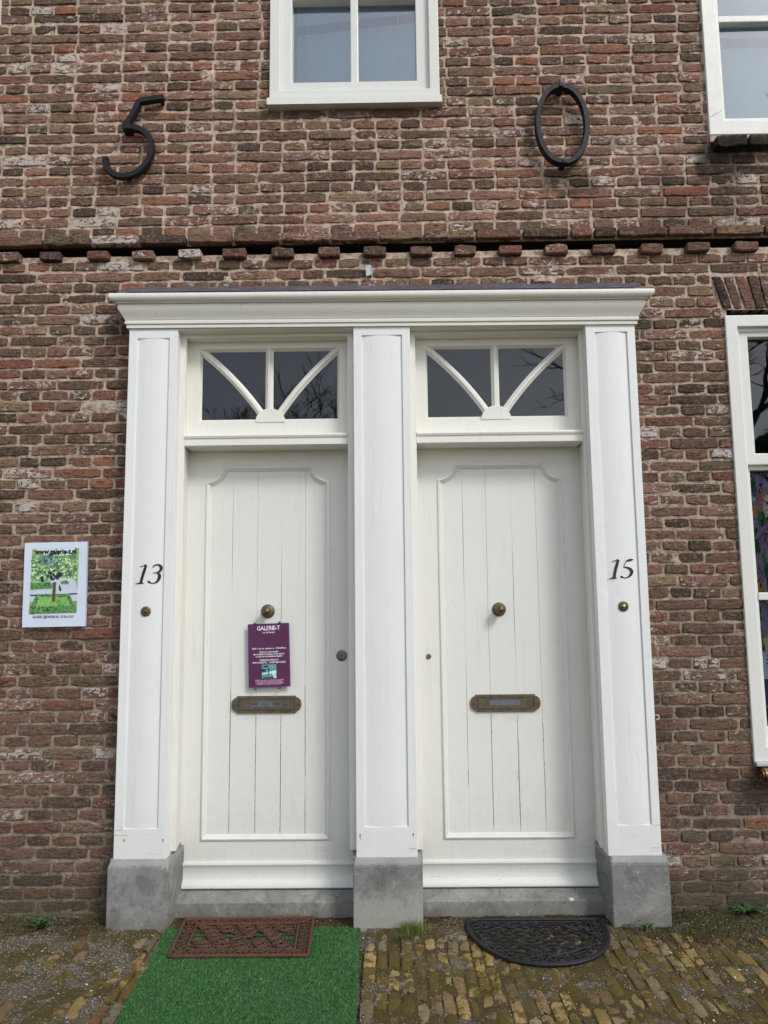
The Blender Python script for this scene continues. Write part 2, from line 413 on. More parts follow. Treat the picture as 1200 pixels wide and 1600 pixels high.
def noise_at(X, Y, cell, seed):
    g = np.random.default_rng(seed); N = 512; L = g.uniform(-1, 1, (N, N))
    u = np.asarray(X)/cell+1000; v = np.asarray(Y)/cell+1000; i = np.floor(u).astype(int); j = np.floor(v).astype(int)
    fu = u-i; fv = v-j; fu = fu*fu*(3-2*fu); fv = fv*fv*(3-2*fv); i %= N; j %= N; i1 = (i+1) % N; j1 = (j+1) % N
    return (L[i, j]*(1-fu)+L[i1, j]*fu)*(1-fv)+(L[i, j1]*(1-fu)+L[i1, j1]*fu)*fv
def fast_mesh(V, F):
    me = bpy.data.meshes.new('mesh'); V = np.asarray(V, np.float32); F = np.asarray(F, np.int32); k = F.shape[1]
    me.vertices.add(len(V)); me.vertices.foreach_set('co', V.ravel())
    me.loops.add(F.size); me.loops.foreach_set('vertex_index', F.ravel())
    me.polygons.add(len(F)); me.polygons.foreach_set('loop_start', np.arange(0, F.size, k, dtype=np.int32))
    me.update(calc_edges=True); me.validate(); return me

# ------------------------------------------------------------------ brick library: (u, v, depth) shells
def brick_shape(nx, nz, g, pillow=1.0, rough=1.0):
    """front shell of one brick: u, v in 0..1 over its outline, d = metres behind its nominal face"""
    ue = 0.014 if nx > 6 else 0.028
    us = np.concatenate([[0.0], [ue], np.linspace(ue, 1-ue, nx-2)[1:-1], [1-ue], [1.0]])
    vs = np.concatenate([[0.0], [0.065], np.linspace(0.065, 0.935, nz-2)[1:-1], [0.935], [1.0]])
    U = np.zeros((nx, nz)); V = np.zeros((nx, nz)); D = np.zeros((nx, nz))
    for i in range(nx):
        for j in range(nz):
            e = i in (0, nx-1); f = j in (0, nz-1)
            u = us[i]; v = vs[j]
            if e or f: d = 0.014
            else:
                ed = i in (1, nx-2); fd = j in (1, nz-2)
                d = 0.0004+(0.0013*pillow if ed or fd else 0.0)+(0.0018*pillow if ed and fd else 0)+g.normal(0, 0.0010*rough)
            if e and f: u += 0.012 if i == 0 else -0.012; v += 0.06 if j == 0 else -0.06
            if i in (1, nx-2) and j in (1, nz-2): v += 0.05 if j == 1 else -0.05; u += 0.008 if i == 1 else -0.008
            U[i, j] = u+g.normal(0, 0.006*rough); V[i, j] = v+g.normal(0, 0.03*rough); D[i, j] = d
    F = [(i*nz+j, (i+1)*nz+j, (i+1)*nz+j+1, i*nz+j+1) for i in range(nx-1) for j in range(nz-1)]
    return U.ravel(), V.ravel(), D.ravel(), F
LIB = {'s': [brick_shape(7, 5, rng) for _ in range(26)], 'h': [brick_shape(6, 5, rng) for _ in range(26)], 'p': [brick_shape(6, 5, rng, 1.3, 1.9) for _ in range(24)]}
LIBM = {}; LW = {'s': 0.228, 'h': 0.108, 'p': 0.15}
for k, L in LIB.items():
    LIBM[k] = []
    for U_, V_, D_, F_ in L:
        me = bpy.data.meshes.new('brick_face'); me.from_pydata([((u-0.5)*LW[k], d, (v-0.5)*0.046) for u, v, d in zip(U_, V_, D_)], [], F_)
        me.materials.append(M['brick']); soften(me, 38); LIBM[k].append(me)

PAL = [((116, 91, 80), 32, .35), ((96, 78, 68), 19, .2), ((76, 65, 57), 11, .12), ((132, 103, 92), 17, .5), ((120, 88, 81), 9, .5), ((132, 95, 80), 6, .4), ((118, 80, 71), 4, .4), ((128, 110, 90), 4, .4), ((138, 96, 78), 1.5, .35), ((148, 94, 78), 0.7, .3), ((102, 90, 75), 5, .3)]
PW = np.array([p[1] for p in PAL], float); PW /= PW.sum()
def brick_tint(x, z):
    w_ = PW.copy()
    if z > 3.2: w_ = w_*np.array([1.0, .8, .6, 1.7, 1.2, 1.6, 1.2, 1.3, 1.6, 1.2, 1])
    if x > 1.1 and z < 3.3: w_ = w_*np.array([1.2, 1.7, 1.3, .8, .8, .5, .8, .5, .5, .3, 1.2])
    if x < -1.2 and z < 2: w_ = w_*np.array([1.2, 1.2, 1.0, .8, 1.6, .9, 1.4, .3, .3, .3, .8])
    w_ /= w_.sum(); c, _, a = PAL[rng.choice(len(PAL), p=w_)]
    k = rng.normal(1.10, 0.12); col = np.array(srgb(c))*np.array([1.07, 0.975, 0.87])*k*(1+rng.normal(0, 0.035, 3))*(1.10 if z > 3.2 else 1.0)
    al = np.clip(a+rng.normal(0, 0.22), 0, 1)
    al = min(al, 0.92)
    if rng.random() < 0.05: al = 1.12
    return (*np.clip(col, 0.01, 0.6), float(al))

# ------------------------------------------------------------------ the brick wall
ZL = [3.1141, 3.0567, 3.0012, 2.9459, 2.89, 2.8359, 2.782, 2.7267, 2.6707, 2.6133, 2.5585, 2.5015, 2.4479, 2.3937, 2.3373, 2.2795, 2.2283, 2.1733, 2.1153, 2.0599, 2.007, 1.9559, 1.8948, 1.8402, 1.7858, 1.7315, 1.6721, 1.6168, 1.5631, 1.5089, 1.4503, 1.3935, 1.3369, 1.2843, 1.228, 1.1735, 1.1185, 1.0644, 1.009, 0.9553, 0.8989, 0.8455, 0.7888, 0.7337, 0.6803, 0.6241, 0.5697, 0.514, 0.4592, 0.4025, 0.3446, 0.2877, 0.2281, 0.1709, 0.114, 0.0552, 0.0014]
ZR = [3.1082, 3.0555, 2.9972, 2.9399, 2.8819, 2.826, 2.7734, 2.716, 2.6613, 2.6076, 2.5509, 2.4984, 2.4405, 2.3859, 2.334, 2.279, 2.2227, 2.1673, 2.1145, 2.058, 2.0048, 1.9487, 1.8935, 1.8378, 1.78, 1.7239, 1.6711, 1.6139, 1.5607, 1.5039, 1.4473, 1.394, 1.3385, 1.2804, 1.2261, 1.1728, 1.1189, 1.0638, 1.011, 0.9541, 0.8981, 0.8416, 0.7875, 0.73, 0.6762, 0.6213, 0.5644, 0.5099, 0.4549, 0.3986, 0.344, 0.2889, 0.2326, 0.1738, 0.1207, 0.0644, 0.0145]
UL = [3.2379, 3.2908, 3.3465, 3.4006, 3.4601, 3.5163, 3.571, 3.6277, 3.6845, 3.7433, 3.8031, 3.8606, 3.92, 3.9761, 4.0324, 4.0852, 4.1401, 4.196, 4.2567, 4.3094, 4.3659, 4.4217, 4.4822, 4.5283]
UR = [3.2439, 3.2973, 3.3542, 3.4113, 3.4652, 3.5227, 3.5787, 3.6349, 3.6922, 3.7462, 3.8004, 3.8556, 3.9127, 3.9728, 4.0295, 4.0855, 4.1417, 4.1971, 4.2528, 4.3078, 4.3665, 4.4228, 4.4802, 4.536]
for k in range(12): UL.append(UL[-1]+0.0563); UR.append(UR[-1]+0.0563)
XW0, XW1, ZTOP = -2.75, 2.75, 5.2
PITCH = 0.2407
HOLES = [(-1.245, 1.165, -0.1, 2.80), (-0.592, 0.262, 3.96, 9), (1.652, 2.62, 3.80, 9), (-2.95, -2.04, 4.46, 9), (1.668, 2.68, 0.62, 2.86), (-3.2, -2.045, 0.62, 2.86)]
courses = []
for k in range(1, 58): courses.append((ZL[k-1], ZR[k-1], 'S' if k % 2 == 0 else 'H', (-1.53 if k % 4 == 2 else -1.41), k))
for k in range(0, len(UL)):
    if (UL[k]+UR[k])/2 > ZTOP: break
    if k % 2 == 0: courses.append((UL[k], UR[k], 'S', (-1.86+(PITCH/2 if (k % 4 == 0 and k < 14) else 0)), -k))
    else: courses.append((UL[k], UR[k], 'H', -1.80, -k))
courses.sort(key=lambda c: c[0])
def skew_excl(z):
    """x-ranges taken by the flat arches over the two ground floor windows"""
    if 2.83 < z < 3.035:
        d = (z-2.845)*0.30; return [(1.648-d-0.004, 9), (-9, -2.035+d*1.0+0.004)]
    return []
cells = []     # (x0, x1, z0, z1 at left/right..., kind, row)
BH = 0.0462
for (zl, zr, typ, ph, k) in courses:
    zc = lambda x: zl+(zr-zl)*(x+1.74)/3.1
    cuts = []; x = ph-PITCH*8
    jit = 0.0045
    xs = []
    while x < XW1+0.3:
        if typ == 'S':
            xs.append(x)
            if random.random() < 0.035: xs.append(x+PITCH/2)
        else: xs.append(x+0.06); xs.append(x+0.06+PITCH/2)
        x += PITCH
    drift = random.uniform(-0.01, 0.01)
    xs = [q+drift+random.gauss(0, jit) for q in xs]
    hs = sorted([(a, b) for a, b, c, d in HOLES if c < (zl+zr)/2 < d] + skew_excl((zl+zr)/2))
    for a, b in zip(xs, xs[1:]):
        jt = random.uniform(0.008, 0.014); segs = [(a+jt/2, b-jt/2)]
        for ha, hb in hs:
            ns = []
            for p, q in segs:
                if q <= ha or p >= hb: ns.append((p, q)); continue
                if p < ha-0.022: ns.append((p, ha-0.004+random.gauss(0, 0.0025)))
                if q > hb+0.022: ns.append((hb+0.004+random.gauss(0, 0.0025), q))
            segs = ns
        for p, q in segs:
            if q-p < 0.02 or p > XW1 or q < XW0: continue
            h = BH*random.uniform(0.93, 1.06)+(0.001 if typ == 'S' else 0)
            cells.append((p, q, zc(p)+random.gauss(0, .0014), zc(q)+random.gauss(0, .0014), h, k))
wall = thing('brick_wall', 'old weathered brown brick house wall with projecting string course behind the two white doors', 'wall', (0, 0, 0))
def proj_size(x, z, wd, h):
    d = Vector((x, 3.67, z-1.4022)); dep = d.dot(_f); px = d.dot(_r)/dep*1200; pz = d.dot(_u)/dep*1200
    if abs(px) > 620 or abs(pz) > 815: return 0.0
    return wd*h/dep**2
info = []
for i, (p, q, za, zb, h, k) in enumerate(cells):
    # u = string-course stretchers stand proud and are their own kind
    info.append((proj_size((p+q)/2, (za+zb)/2, q-p, h), i))
order = [i for s, i in sorted(info, reverse=True) if s > 0 and cells[i][5] != 0][:300]
single = set(order)
rest_V = []; rest_F = []; rest_C = []
def corner_map(c4, U_, V_, D_, y):
    (x00, z00), (x10, z10), (x11, z11), (x01, z01) = c4
    X = (1-U_)*(1-V_)*x00+U_*(1-V_)*x10+U_*V_*x11+(1-U_)*V_*x01
    Z = (1-U_)*(1-V_)*z00+U_*(1-V_)*z10+U_*V_*z11+(1-U_)*V_*z01
    return np.stack([X, y+D_, Z], 1)
ledge_list = []
for i, (p, q, za, zb, h, k) in enumerate(cells):
    kind = 's' if q-p > 0.16 else 'h'; tint = brick_tint((p+q)/2, (za+zb)/2)
    y = random.gauss(-0.0005, 0.0018)
    if k == 0: ledge_list.append((p, q, za, zb, 0.050, tint)); continue
    if i in single:
        me = random.choice(LIBM[kind]); o = bpy.data.objects.new('brick', me); COL.objects.link(o)
        o.location = ((p+q)/2, y, (za+zb)/2); o.scale = ((q-p)/LW[kind], 1, h/0.046)
        o.rotation_euler = (0, -math.atan2(zb-za, q-p)+random.gauss(0, 0.004), 0)
        o.color = tint; o.parent = wall
    else:
        U_, V_, D_, F_ = random.choice(LIB[kind])
        if random.random() < 0.5: pass
        v = corner_map(((p, za-h/2), (q, zb-h/2), (q, zb+h/2), (p, za+h/2)), U_, V_, D_, y)
        b = sum(len(a) for a in rest_V); rest_V.append(v); rest_F.append(np.array(F_)+b); rest_C.append(np.tile(tint, (len(v), 1)))
me = fast_mesh(np.concatenate(rest_V), np.concatenate(rest_F)); at = me.color_attributes.new('tint', 'FLOAT_COLOR', 'POINT')
at.data.foreach_set('color', np.concatenate(rest_C).astype(np.float32).ravel())
soften(me, 38); o = link('bricks', me, M['brick_rest'], wall); o['kind'] = 'stuff'
# deep bricks (string course, dentils, sills): closed rounded blocks
def block_mesh(x0, x1, z0, z1, y0, y1, seed, za=0.0):
    g = np.random.default_rng(seed); bm = bmesh.new(); nx = max(3, int((x1-x0)/0.035)+1)
    bmesh.ops.create_cube(bm, size=1)
    cut = [e for e in bm.edges if abs(e.verts[0].co.x-e.verts[1].co.x) > 0.5]
    bmesh.ops.subdivide_edges(bm, edges=cut, cuts=nx-2)
    for v in bm.verts:
        s = 0.92 if abs(v.co.x) > 0.45 else 1.0
        v.co = Vector(((x0+x1)/2+v.co.x*(x1-x0), (y0+y1)/2+v.co.y*(y1-y0), (z0+z1)/2+v.co.z*s*(z1-z0)))
        v.co += Vector(g.normal(0, 0.0016, 3))
    es = [e for e in bm.edges if len(e.link_faces) == 2 and e.calc_face_angle(0) > 0.6]
    bmesh.ops.bevel(bm, geom=es, offset=0.0045, segments=1, affect='EDGES')
    return soften(tomesh(bm), 30)
for n_, (p, q, za, zb, h, tint) in enumerate(ledge_list):
    if q < -2.3 or p > 2.3: pass
    xm = (p+q)/2; zc_ = 3.2379+(xm+1.74)*0.0019; m = block_mesh(p+0.001, q-0.001, zc_-h/2+0.0035, zc_+h/2-0.001, -0.027+random.gauss(0, .0006), 0.03, 100+n_)
    o = link('ledge_brick', m, M['brick'], wall); o.color = tint
dx = [-2.62, -2.385, -2.15, -1.9102, -1.7005, -1.4594, -1.2313, -0.9972, -0.773, -0.5299, -0.2967, -0.0701, 0.1625, 0.3822, 0.6079, 0.8366, 1.0745, 1.3121, 1.5405, 1.7803, 2.02, 2.26, 2.49]
for n_, x in enumerate(dx):
    wd = 0.110+random.uniform(-.006, .006); zz = 3.160-0.002*x+random.gauss(0, .0015)
    m = block_mesh(x-wd/2, x+wd/2, zz-0.023, zz+0.023, -0.026+random.gauss(0, .003), 0.05, 300+n_)
    o = link('dentil_brick', m, M['brick'], wall); t_ = brick_tint(x, 3.0); o.color = (t_[0]*.9, t_[1]*.9, t_[2]*.9, t_[3])
# near-black strip added in the slot behind the dentils; paints its shade as colour
M['slot_shade'] = simple('painted_slot_shade', (0.010, 0.008, 0.007), 0.95, 0, .5, 60, .5)
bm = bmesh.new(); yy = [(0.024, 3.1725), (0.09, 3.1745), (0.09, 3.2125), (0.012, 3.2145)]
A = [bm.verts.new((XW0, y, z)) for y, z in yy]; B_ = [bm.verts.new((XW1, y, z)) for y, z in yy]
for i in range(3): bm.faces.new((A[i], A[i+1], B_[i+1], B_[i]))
link('slot_shade_lining', tomesh(bm), M['slot_shade'], wall)
def vous(c4, tint, y=-0.002, name='arch_brick'):
    U_, V_, D_, F_ = random.choice(LIB['s'])
    v = corner_map(c4, V_, U_, D_, y)          # long side up
    bm = bmesh.new(); vv = [bm.verts.new(p) for p in v]
    for f in F_: bm.faces.new([vv[i] for i in f])
    # the end that looks down on the window
    nz = 5; low = [vv[j] for j in range(nz)]; back = [bm.verts.new((a.co.x, 0.075, a.co.z)) for a in low]
    for j in range(nz-1): bm.faces.new((low[j], low[j+1], back[j+1], back[j]))
    bmesh.ops.recalc_face_normals(bm, faces=bm.faces)
    m = soften(tomesh(bm), 38); o = link(name, m, M['brick'], wall); o.color = tint
def arch(xl, xr, mirror_first=True):
    n = int(round((xr-xl+0.10)/0.0575)); zb, zt = 2.846, 3.012
    for i in range(n):
        f0, f1 = i/n, (i+1)/n
        b0, b1 = xl+(xr-xl)*f0, xl+(xr-xl)*f1; t0, t1 = xl-0.05+(xr-xl+0.10)*f0, xl-0.05+(xr-xl+0.10)*f1
        j = 0.006
        sag = -0.004*math.sin(math.pi*f0)
        tint = brick_tint(1.5, 3.4) if i else (0.035, 0.026, 0.022, 0.1)
        vous(((b0+j, zb+sag), (b1-j*0.6, zb+sag), (t1-j*0.6, zt), (t0+j, zt)), tint, random.gauss(-0.003, 0.002))
arch(1.650, 2.66); arch(-3.05, -2.035)

# mortar bed with holes: real relief, slightly uneven, smeared up to the brick faces
xs = np.concatenate([np.arange(XW0, -2.1, 0.03), np.arange(-2.1, 2.05, 0.0072), np.arange(2.05, XW1+0.03, 0.03)])
zs = np.concatenate([np.arange(-0.12, 4.64, 0.0072), np.arange(4.64, ZTOP+0.05, 0.03)])
X, Z = np.meshgrid(xs, zs, indexing='ij')
Y = 0.0080+0.0016*noise_at(X, Z, 0.05, 1)+0.0022*noise_at(X, Z, 0.021, 2)+0.0020*noise_at(X, Z, 0.0095, 3)
sm = noise_at(X, Z, 0.16, 4)+0.5*noise_at(X, Z, 0.045, 5); Y -= 0.0045*np.clip(sm-0.62, 0, 1)/0.5
Y[(Z > 3.185) & (Z < 3.215)] = 0.004
Y[(Z > 3.172) & (Z < 3.214)] += 0.10; Y[(Z > 3.136) & (Z <= 3.172)] += 0.012
keep = np.ones((len(xs)-1, len(zs)-1), bool); cx = (xs[1:]+xs[:-1])/2; cz = (zs[1:]+zs[:-1])/2
for a, b, c, d in HOLES:
    keep &= ~((cx[:, None] > a) & (cx[:, None] < b) & (cz[None, :] > c) & (cz[None, :] < (d-0.02)))
I, J = np.nonzero(keep); nz = len(zs)
F = np.stack([I*nz+J, (I+1)*nz+J, (I+1)*nz+J+1, I*nz+J+1], 1)
used = np.zeros(X.size, bool); used[F.ravel()] = True; idx = np.cumsum(used)-1
me = fast_mesh(np.stack([X.ravel(), Y.ravel(), Z.ravel()], 1)[used], idx[F])
link('mortar', me, M['mortar'], wall, smooth=True)
# window openings: reveals
for (a, b, c, d) in HOLES[1:]:
    d = min(d, ZTOP)
    m = join([box(a-0.03, a+0.002, 0.008, 0.2, c, d), box(b-0.002, b+0.03, 0.008, 0.2, c, d), box(a, b, 0.012, 0.2, c-0.03, c+0.002)])
    link('reveal', m, M['mortar'], wall)

# dark rooms behind the glass (closed box, open to the front through the windows only)
bm = bmesh.new(); box(XW0-0.2, XW1+0.2, 0.20, 2.2, -0.12, ZTOP+0.05, bm=bm)
for f in [f for f in bm.faces if f.normal.y < -0.9]: bm.faces.remove(f)
bmesh.ops.reverse_faces(bm, faces=bm.faces); ro = link('interior', tomesh(bm), M['room']); ro['kind'] = 'structure'
m = join([box(-0.9, 0.6, 0.24, 0.25, 2.9, 3.90), box(-1.5, 1.4, 0.22, 0.24, -0.1, 0.05)]); ro = link('interior', m, M['room']); ro['kind'] = 'structure'

# ------------------------------------------------------------------ door case
ZP = 0.290
case = thing('door_case', 'white painted wooden surround with three pilasters and a cornice around both doors', 'door surround', (-0.04, 0, 0))
PILS = [(-1.262, -1.025, -1.2205, -1.0655), (-0.1745, 0.0985, -0.134, 0.0595), (0.945, 1.182, 0.990, 1.144)]
ZT = 2.742
for (x0, x1, a, b) in PILS:
    p = link('pilaster', prism(rect(x0, x1, ZP-0.001, ZT), [rect(a, b, 0.420, 2.700)], -0.090, 0.02, bev=0.0022), M['paint'], case)
    n = 14; bm = bmesh.new(); cols = []
    for i in range(n+1):
        u = i/n; y = -0.0895+0.0085*abs(2*u-1)**2.0
        cols.append((bm.verts.new((a+(b-a)*u, y, 0.420)), bm.verts.new((a+(b-a)*u, y, 2.700))))
    for A, B in zip(cols, cols[1:]): bm.faces.new((A[0], B[0], B[1], A[1]))
    link('rounded_field', tomesh(bm), M['paint'], p, smooth=True)
PL = [(-1.278, -1.010), (-0.188, 0.1155), (0.9485, 1.2025)]
for k, (x0, x1) in enumerate(PL):
    bk0 = x0 if k == 0 else x0-0.012; bk1 = x1 if k == 2 else x1+0.012
    bm = bmesh.new()
    lv = [(-0.05, -0.115, 0), (0.262, -0.115, 0), (ZP+0.001, -0.092, 0.014)]
    rings = []
    for z, yf, inn in lv:
        rings.append([bm.verts.new(v) for v in ((x0+inn, yf, z), (x1-inn, yf, z), (x1+(0.002 if k < 2 else 0), -0.09, z), (bk1+(0.0 if k < 2 else 0), 0.125, z), (bk0, 0.125, z), (x0-(0.002 if k > 0 else 0), -0.09, z))])
    for A, B in zip(rings, rings[1:]):
        for i in range(6): bm.faces.new((A[i], A[(i+1) % 6], B[(i+1) % 6], B[i]))
    bm.faces.new(rings[-1])
    bmesh.ops.recalc_face_normals(bm, faces=bm.faces)
    es = [e for e in bm.edges if len(e.link_faces) == 2 and e.calc_face_angle(0) > 0.3]
    bmesh.ops.bevel(bm, geom=es, offset=0.003, segments=2, affect='EDGES')
    link('plinth', soften(tomesh(bm), 30), M['stone_patched'] if k == 1 else M['stone'], case)
# jambs and heads of the frame
OP = [(-1.000, -0.2075), (0.125, 0.9275)]; ZO = 2.722
for (a, b), (pa, pb) in zip(OP, [(-1.030, -0.170), (0.094, 0.950)]):
    bm = bmesh.new()
    def extr(poly, z0, z1):
        lo = [bm.verts.new((x, y, z0)) for x, y in poly]; hi = [bm.verts.new((x, y, z1)) for x, y in poly]
        for i in range(len(poly)): bm.faces.new((lo[i], lo[(i+1) % len(poly)], hi[(i+1) % len(poly)], hi[i]))
        bm.faces.new(lo); bm.faces.new(hi)
    extr([(pa, -0.030), (a-0.003, -0.030), (a, -0.027), (a, -0.005), (a-0.004, 0.0), (a-0.016, 0.128), (pa-0.012, 0.128)], 0.305, ZO+0.04)
    extr([(pb, -0.030), (b+0.003, -0.030), (b, -0.027), (b, -0.005), (b+0.004, 0.0), (b+0.016, 0.128), (pb+0.012, 0.128)], 0.305, ZO+0.04)
    bmesh.ops.recalc_face_normals(bm, faces=bm.faces)
    box(a-0.002, b+0.002, -0.0285, 0.128, ZO, ZO+0.045, 0.002, bm)
    box(pa, pb, -0.055, 0.02, ZO+0.028, ZO+0.05, 0.003, bm)
    fr = link('door_frame', soften(tomesh(bm), 30), M['frame_paint'], case)
# cornice: mitred moulding returned to the wall at both ends
cprof = [(0.000, 2.738), (0.0105, 2.738), (0.0115, 2.750), (0.0085, 2.752), (0.0085, 2.755), (0.0175, 2.757), (0.0185, 2.768), (0.0150, 2.770), (0.0150, 2.775)]
for i in range(0, 13):           # cyma
    u = i/12; cprof.append((0.018+0.027*(u*u*(3-2*u))+0.006*math.sin(u*math.pi)*(1-u), 2.777+0.061*u))
cprof += [(0.046, 2.841), (0.040, 2.8415), (0.040, 2.846), (0.052, 2.848), (0.052, 2.853), (0.068, 2.856), (0.074, 2.862), (0.078, 2.868), (0.079, 2.880), (0.076, 2.887), (0.070, 2.889), (0.0, 2.905)]
def tilt(x, z): return z+0.004-0.0075*x*0.8
m = sweep([(1.182, 0.0), (1.182, -0.090), (-1.262, -0.090), (-1.262, 0.0)], [(-o, h) for o, h in cprof], lambda a, b, h: (a, b, tilt(a, h)))
co = np.array([v.co[:] for v in m.vertices])
if co[:, 0].max() < 1.2:
    m = sweep([(1.182, 0.0), (1.182, -0.090), (-1.262, -0.090), (-1.262, 0.0)], cprof, lambda a, b, h: (a, b, tilt(a, h)))
cor = link('cornice', soften(m, 32), M['frame_paint'], case)
# architrave strip closing the gap between pilasters above the frames
link('frieze_strip', box(-1.262, 1.182, -0.088, 0.02, 2.7405, 2.80), M['frame_paint'], case)
xs_ = np.linspace(-1.310, 1.235, 90); ys_ = np.linspace(-0.164, 0.006, 8); V = []; F = []
for i, x in enumerate(xs_):
    for j, y in enumerate(ys_):
        t = j/7; wob = 0.0025*math.sin(x*31+j)+0.002*math.sin(x*77+2*j)
        V.append((x, y, tilt(x, 2.893)+0.098*t**1.05+wob*t))
for i in range(89):
    for j in range(7): F.append((i*8+j, (i+1)*8+j, (i+1)*8+j+1, i*8+j+1))
link('lead_flashing', fast_mesh(V, F), M['lead'], cor, smooth=True)
# little marks on the paint: rust bleeding from nails on the middle pilaster, scuffs on the left one
for x, z, hh in ((-0.157, 0.385, .022), (0.080, 0.388, .014), (-1.216, 0.372, .012), (-1.04, 0.372, .014)):
    m = lathe(x, z, -0.0902, [(0.0045, 0.0), (0.0035, 0.0012), (0.0, 0.0015)], 10)
    m2 = prism([(x-0.0022, z), (x+0.0022, z), (x+0.0008, z-hh), (x-0.0006, z-hh)], [], -0.0905, -0.089)
    link('nail_stain', join([m, m2]), M['rust'], case)

for x0_, x1_, z_ in ((-1.262, -1.221, .4155), (-1.262, -1.2, .3925), (1.145, 1.180, .4185), (1.13, 1.175, .322), (0.062, 0.09, .326)):
    n_ = 9; link('paint_crack', bar([(x0_+(x1_-x0_)*i/n_, z_+random.gauss(0, .0007)) for i in range(n_+1)], [0.0004+0.0010*random.random() for _ in range(n_+1)], -0.0906, -0.089), M['hole'], case)

# thresholds
for (x0, x1, lab) in ((-1.0095, -0.1885, 'long grey bluestone threshold step under the left door'), (0.1165, 0.9485, 'grey bluestone threshold step with a pale splash under the right door')):
    bm = bmesh.new(); pts = [(-0.05, 0.010), (0.064, 0.010), (0.0675, 0.014), (0.094, 0.078), (0.094, 0.19), (-0.05, 0.19)]
    A = [bm.verts.new((x0, y, z)) for z, y in pts]; B = [bm.verts.new((x1, y, z)) for z, y in pts]
    for i in range(6): bm.faces.new((A[i], A[(i+1) % 6], B[(i+1) % 6], B[i]))
    bm.faces.new(A); bm.faces.new(B); bmesh.ops.recalc_face_normals(bm, faces=bm.faces)
    th = solo('threshold', tomesh(bm), M['stone'], lab, 'door step')
    if x0 > 0:
        m = bmesh.new(); bmesh.ops.create_icosphere(m, subdivisions=2, radius=0.011)
        for v in m.verts: v.co = Vector((v.co.x*1.15+0.795, v.co.y*0.35+0.013, v.co.z*0.8+0.069))
        link('lime_splash', tomesh(m), M['lime_spot'], th, smooth=True)

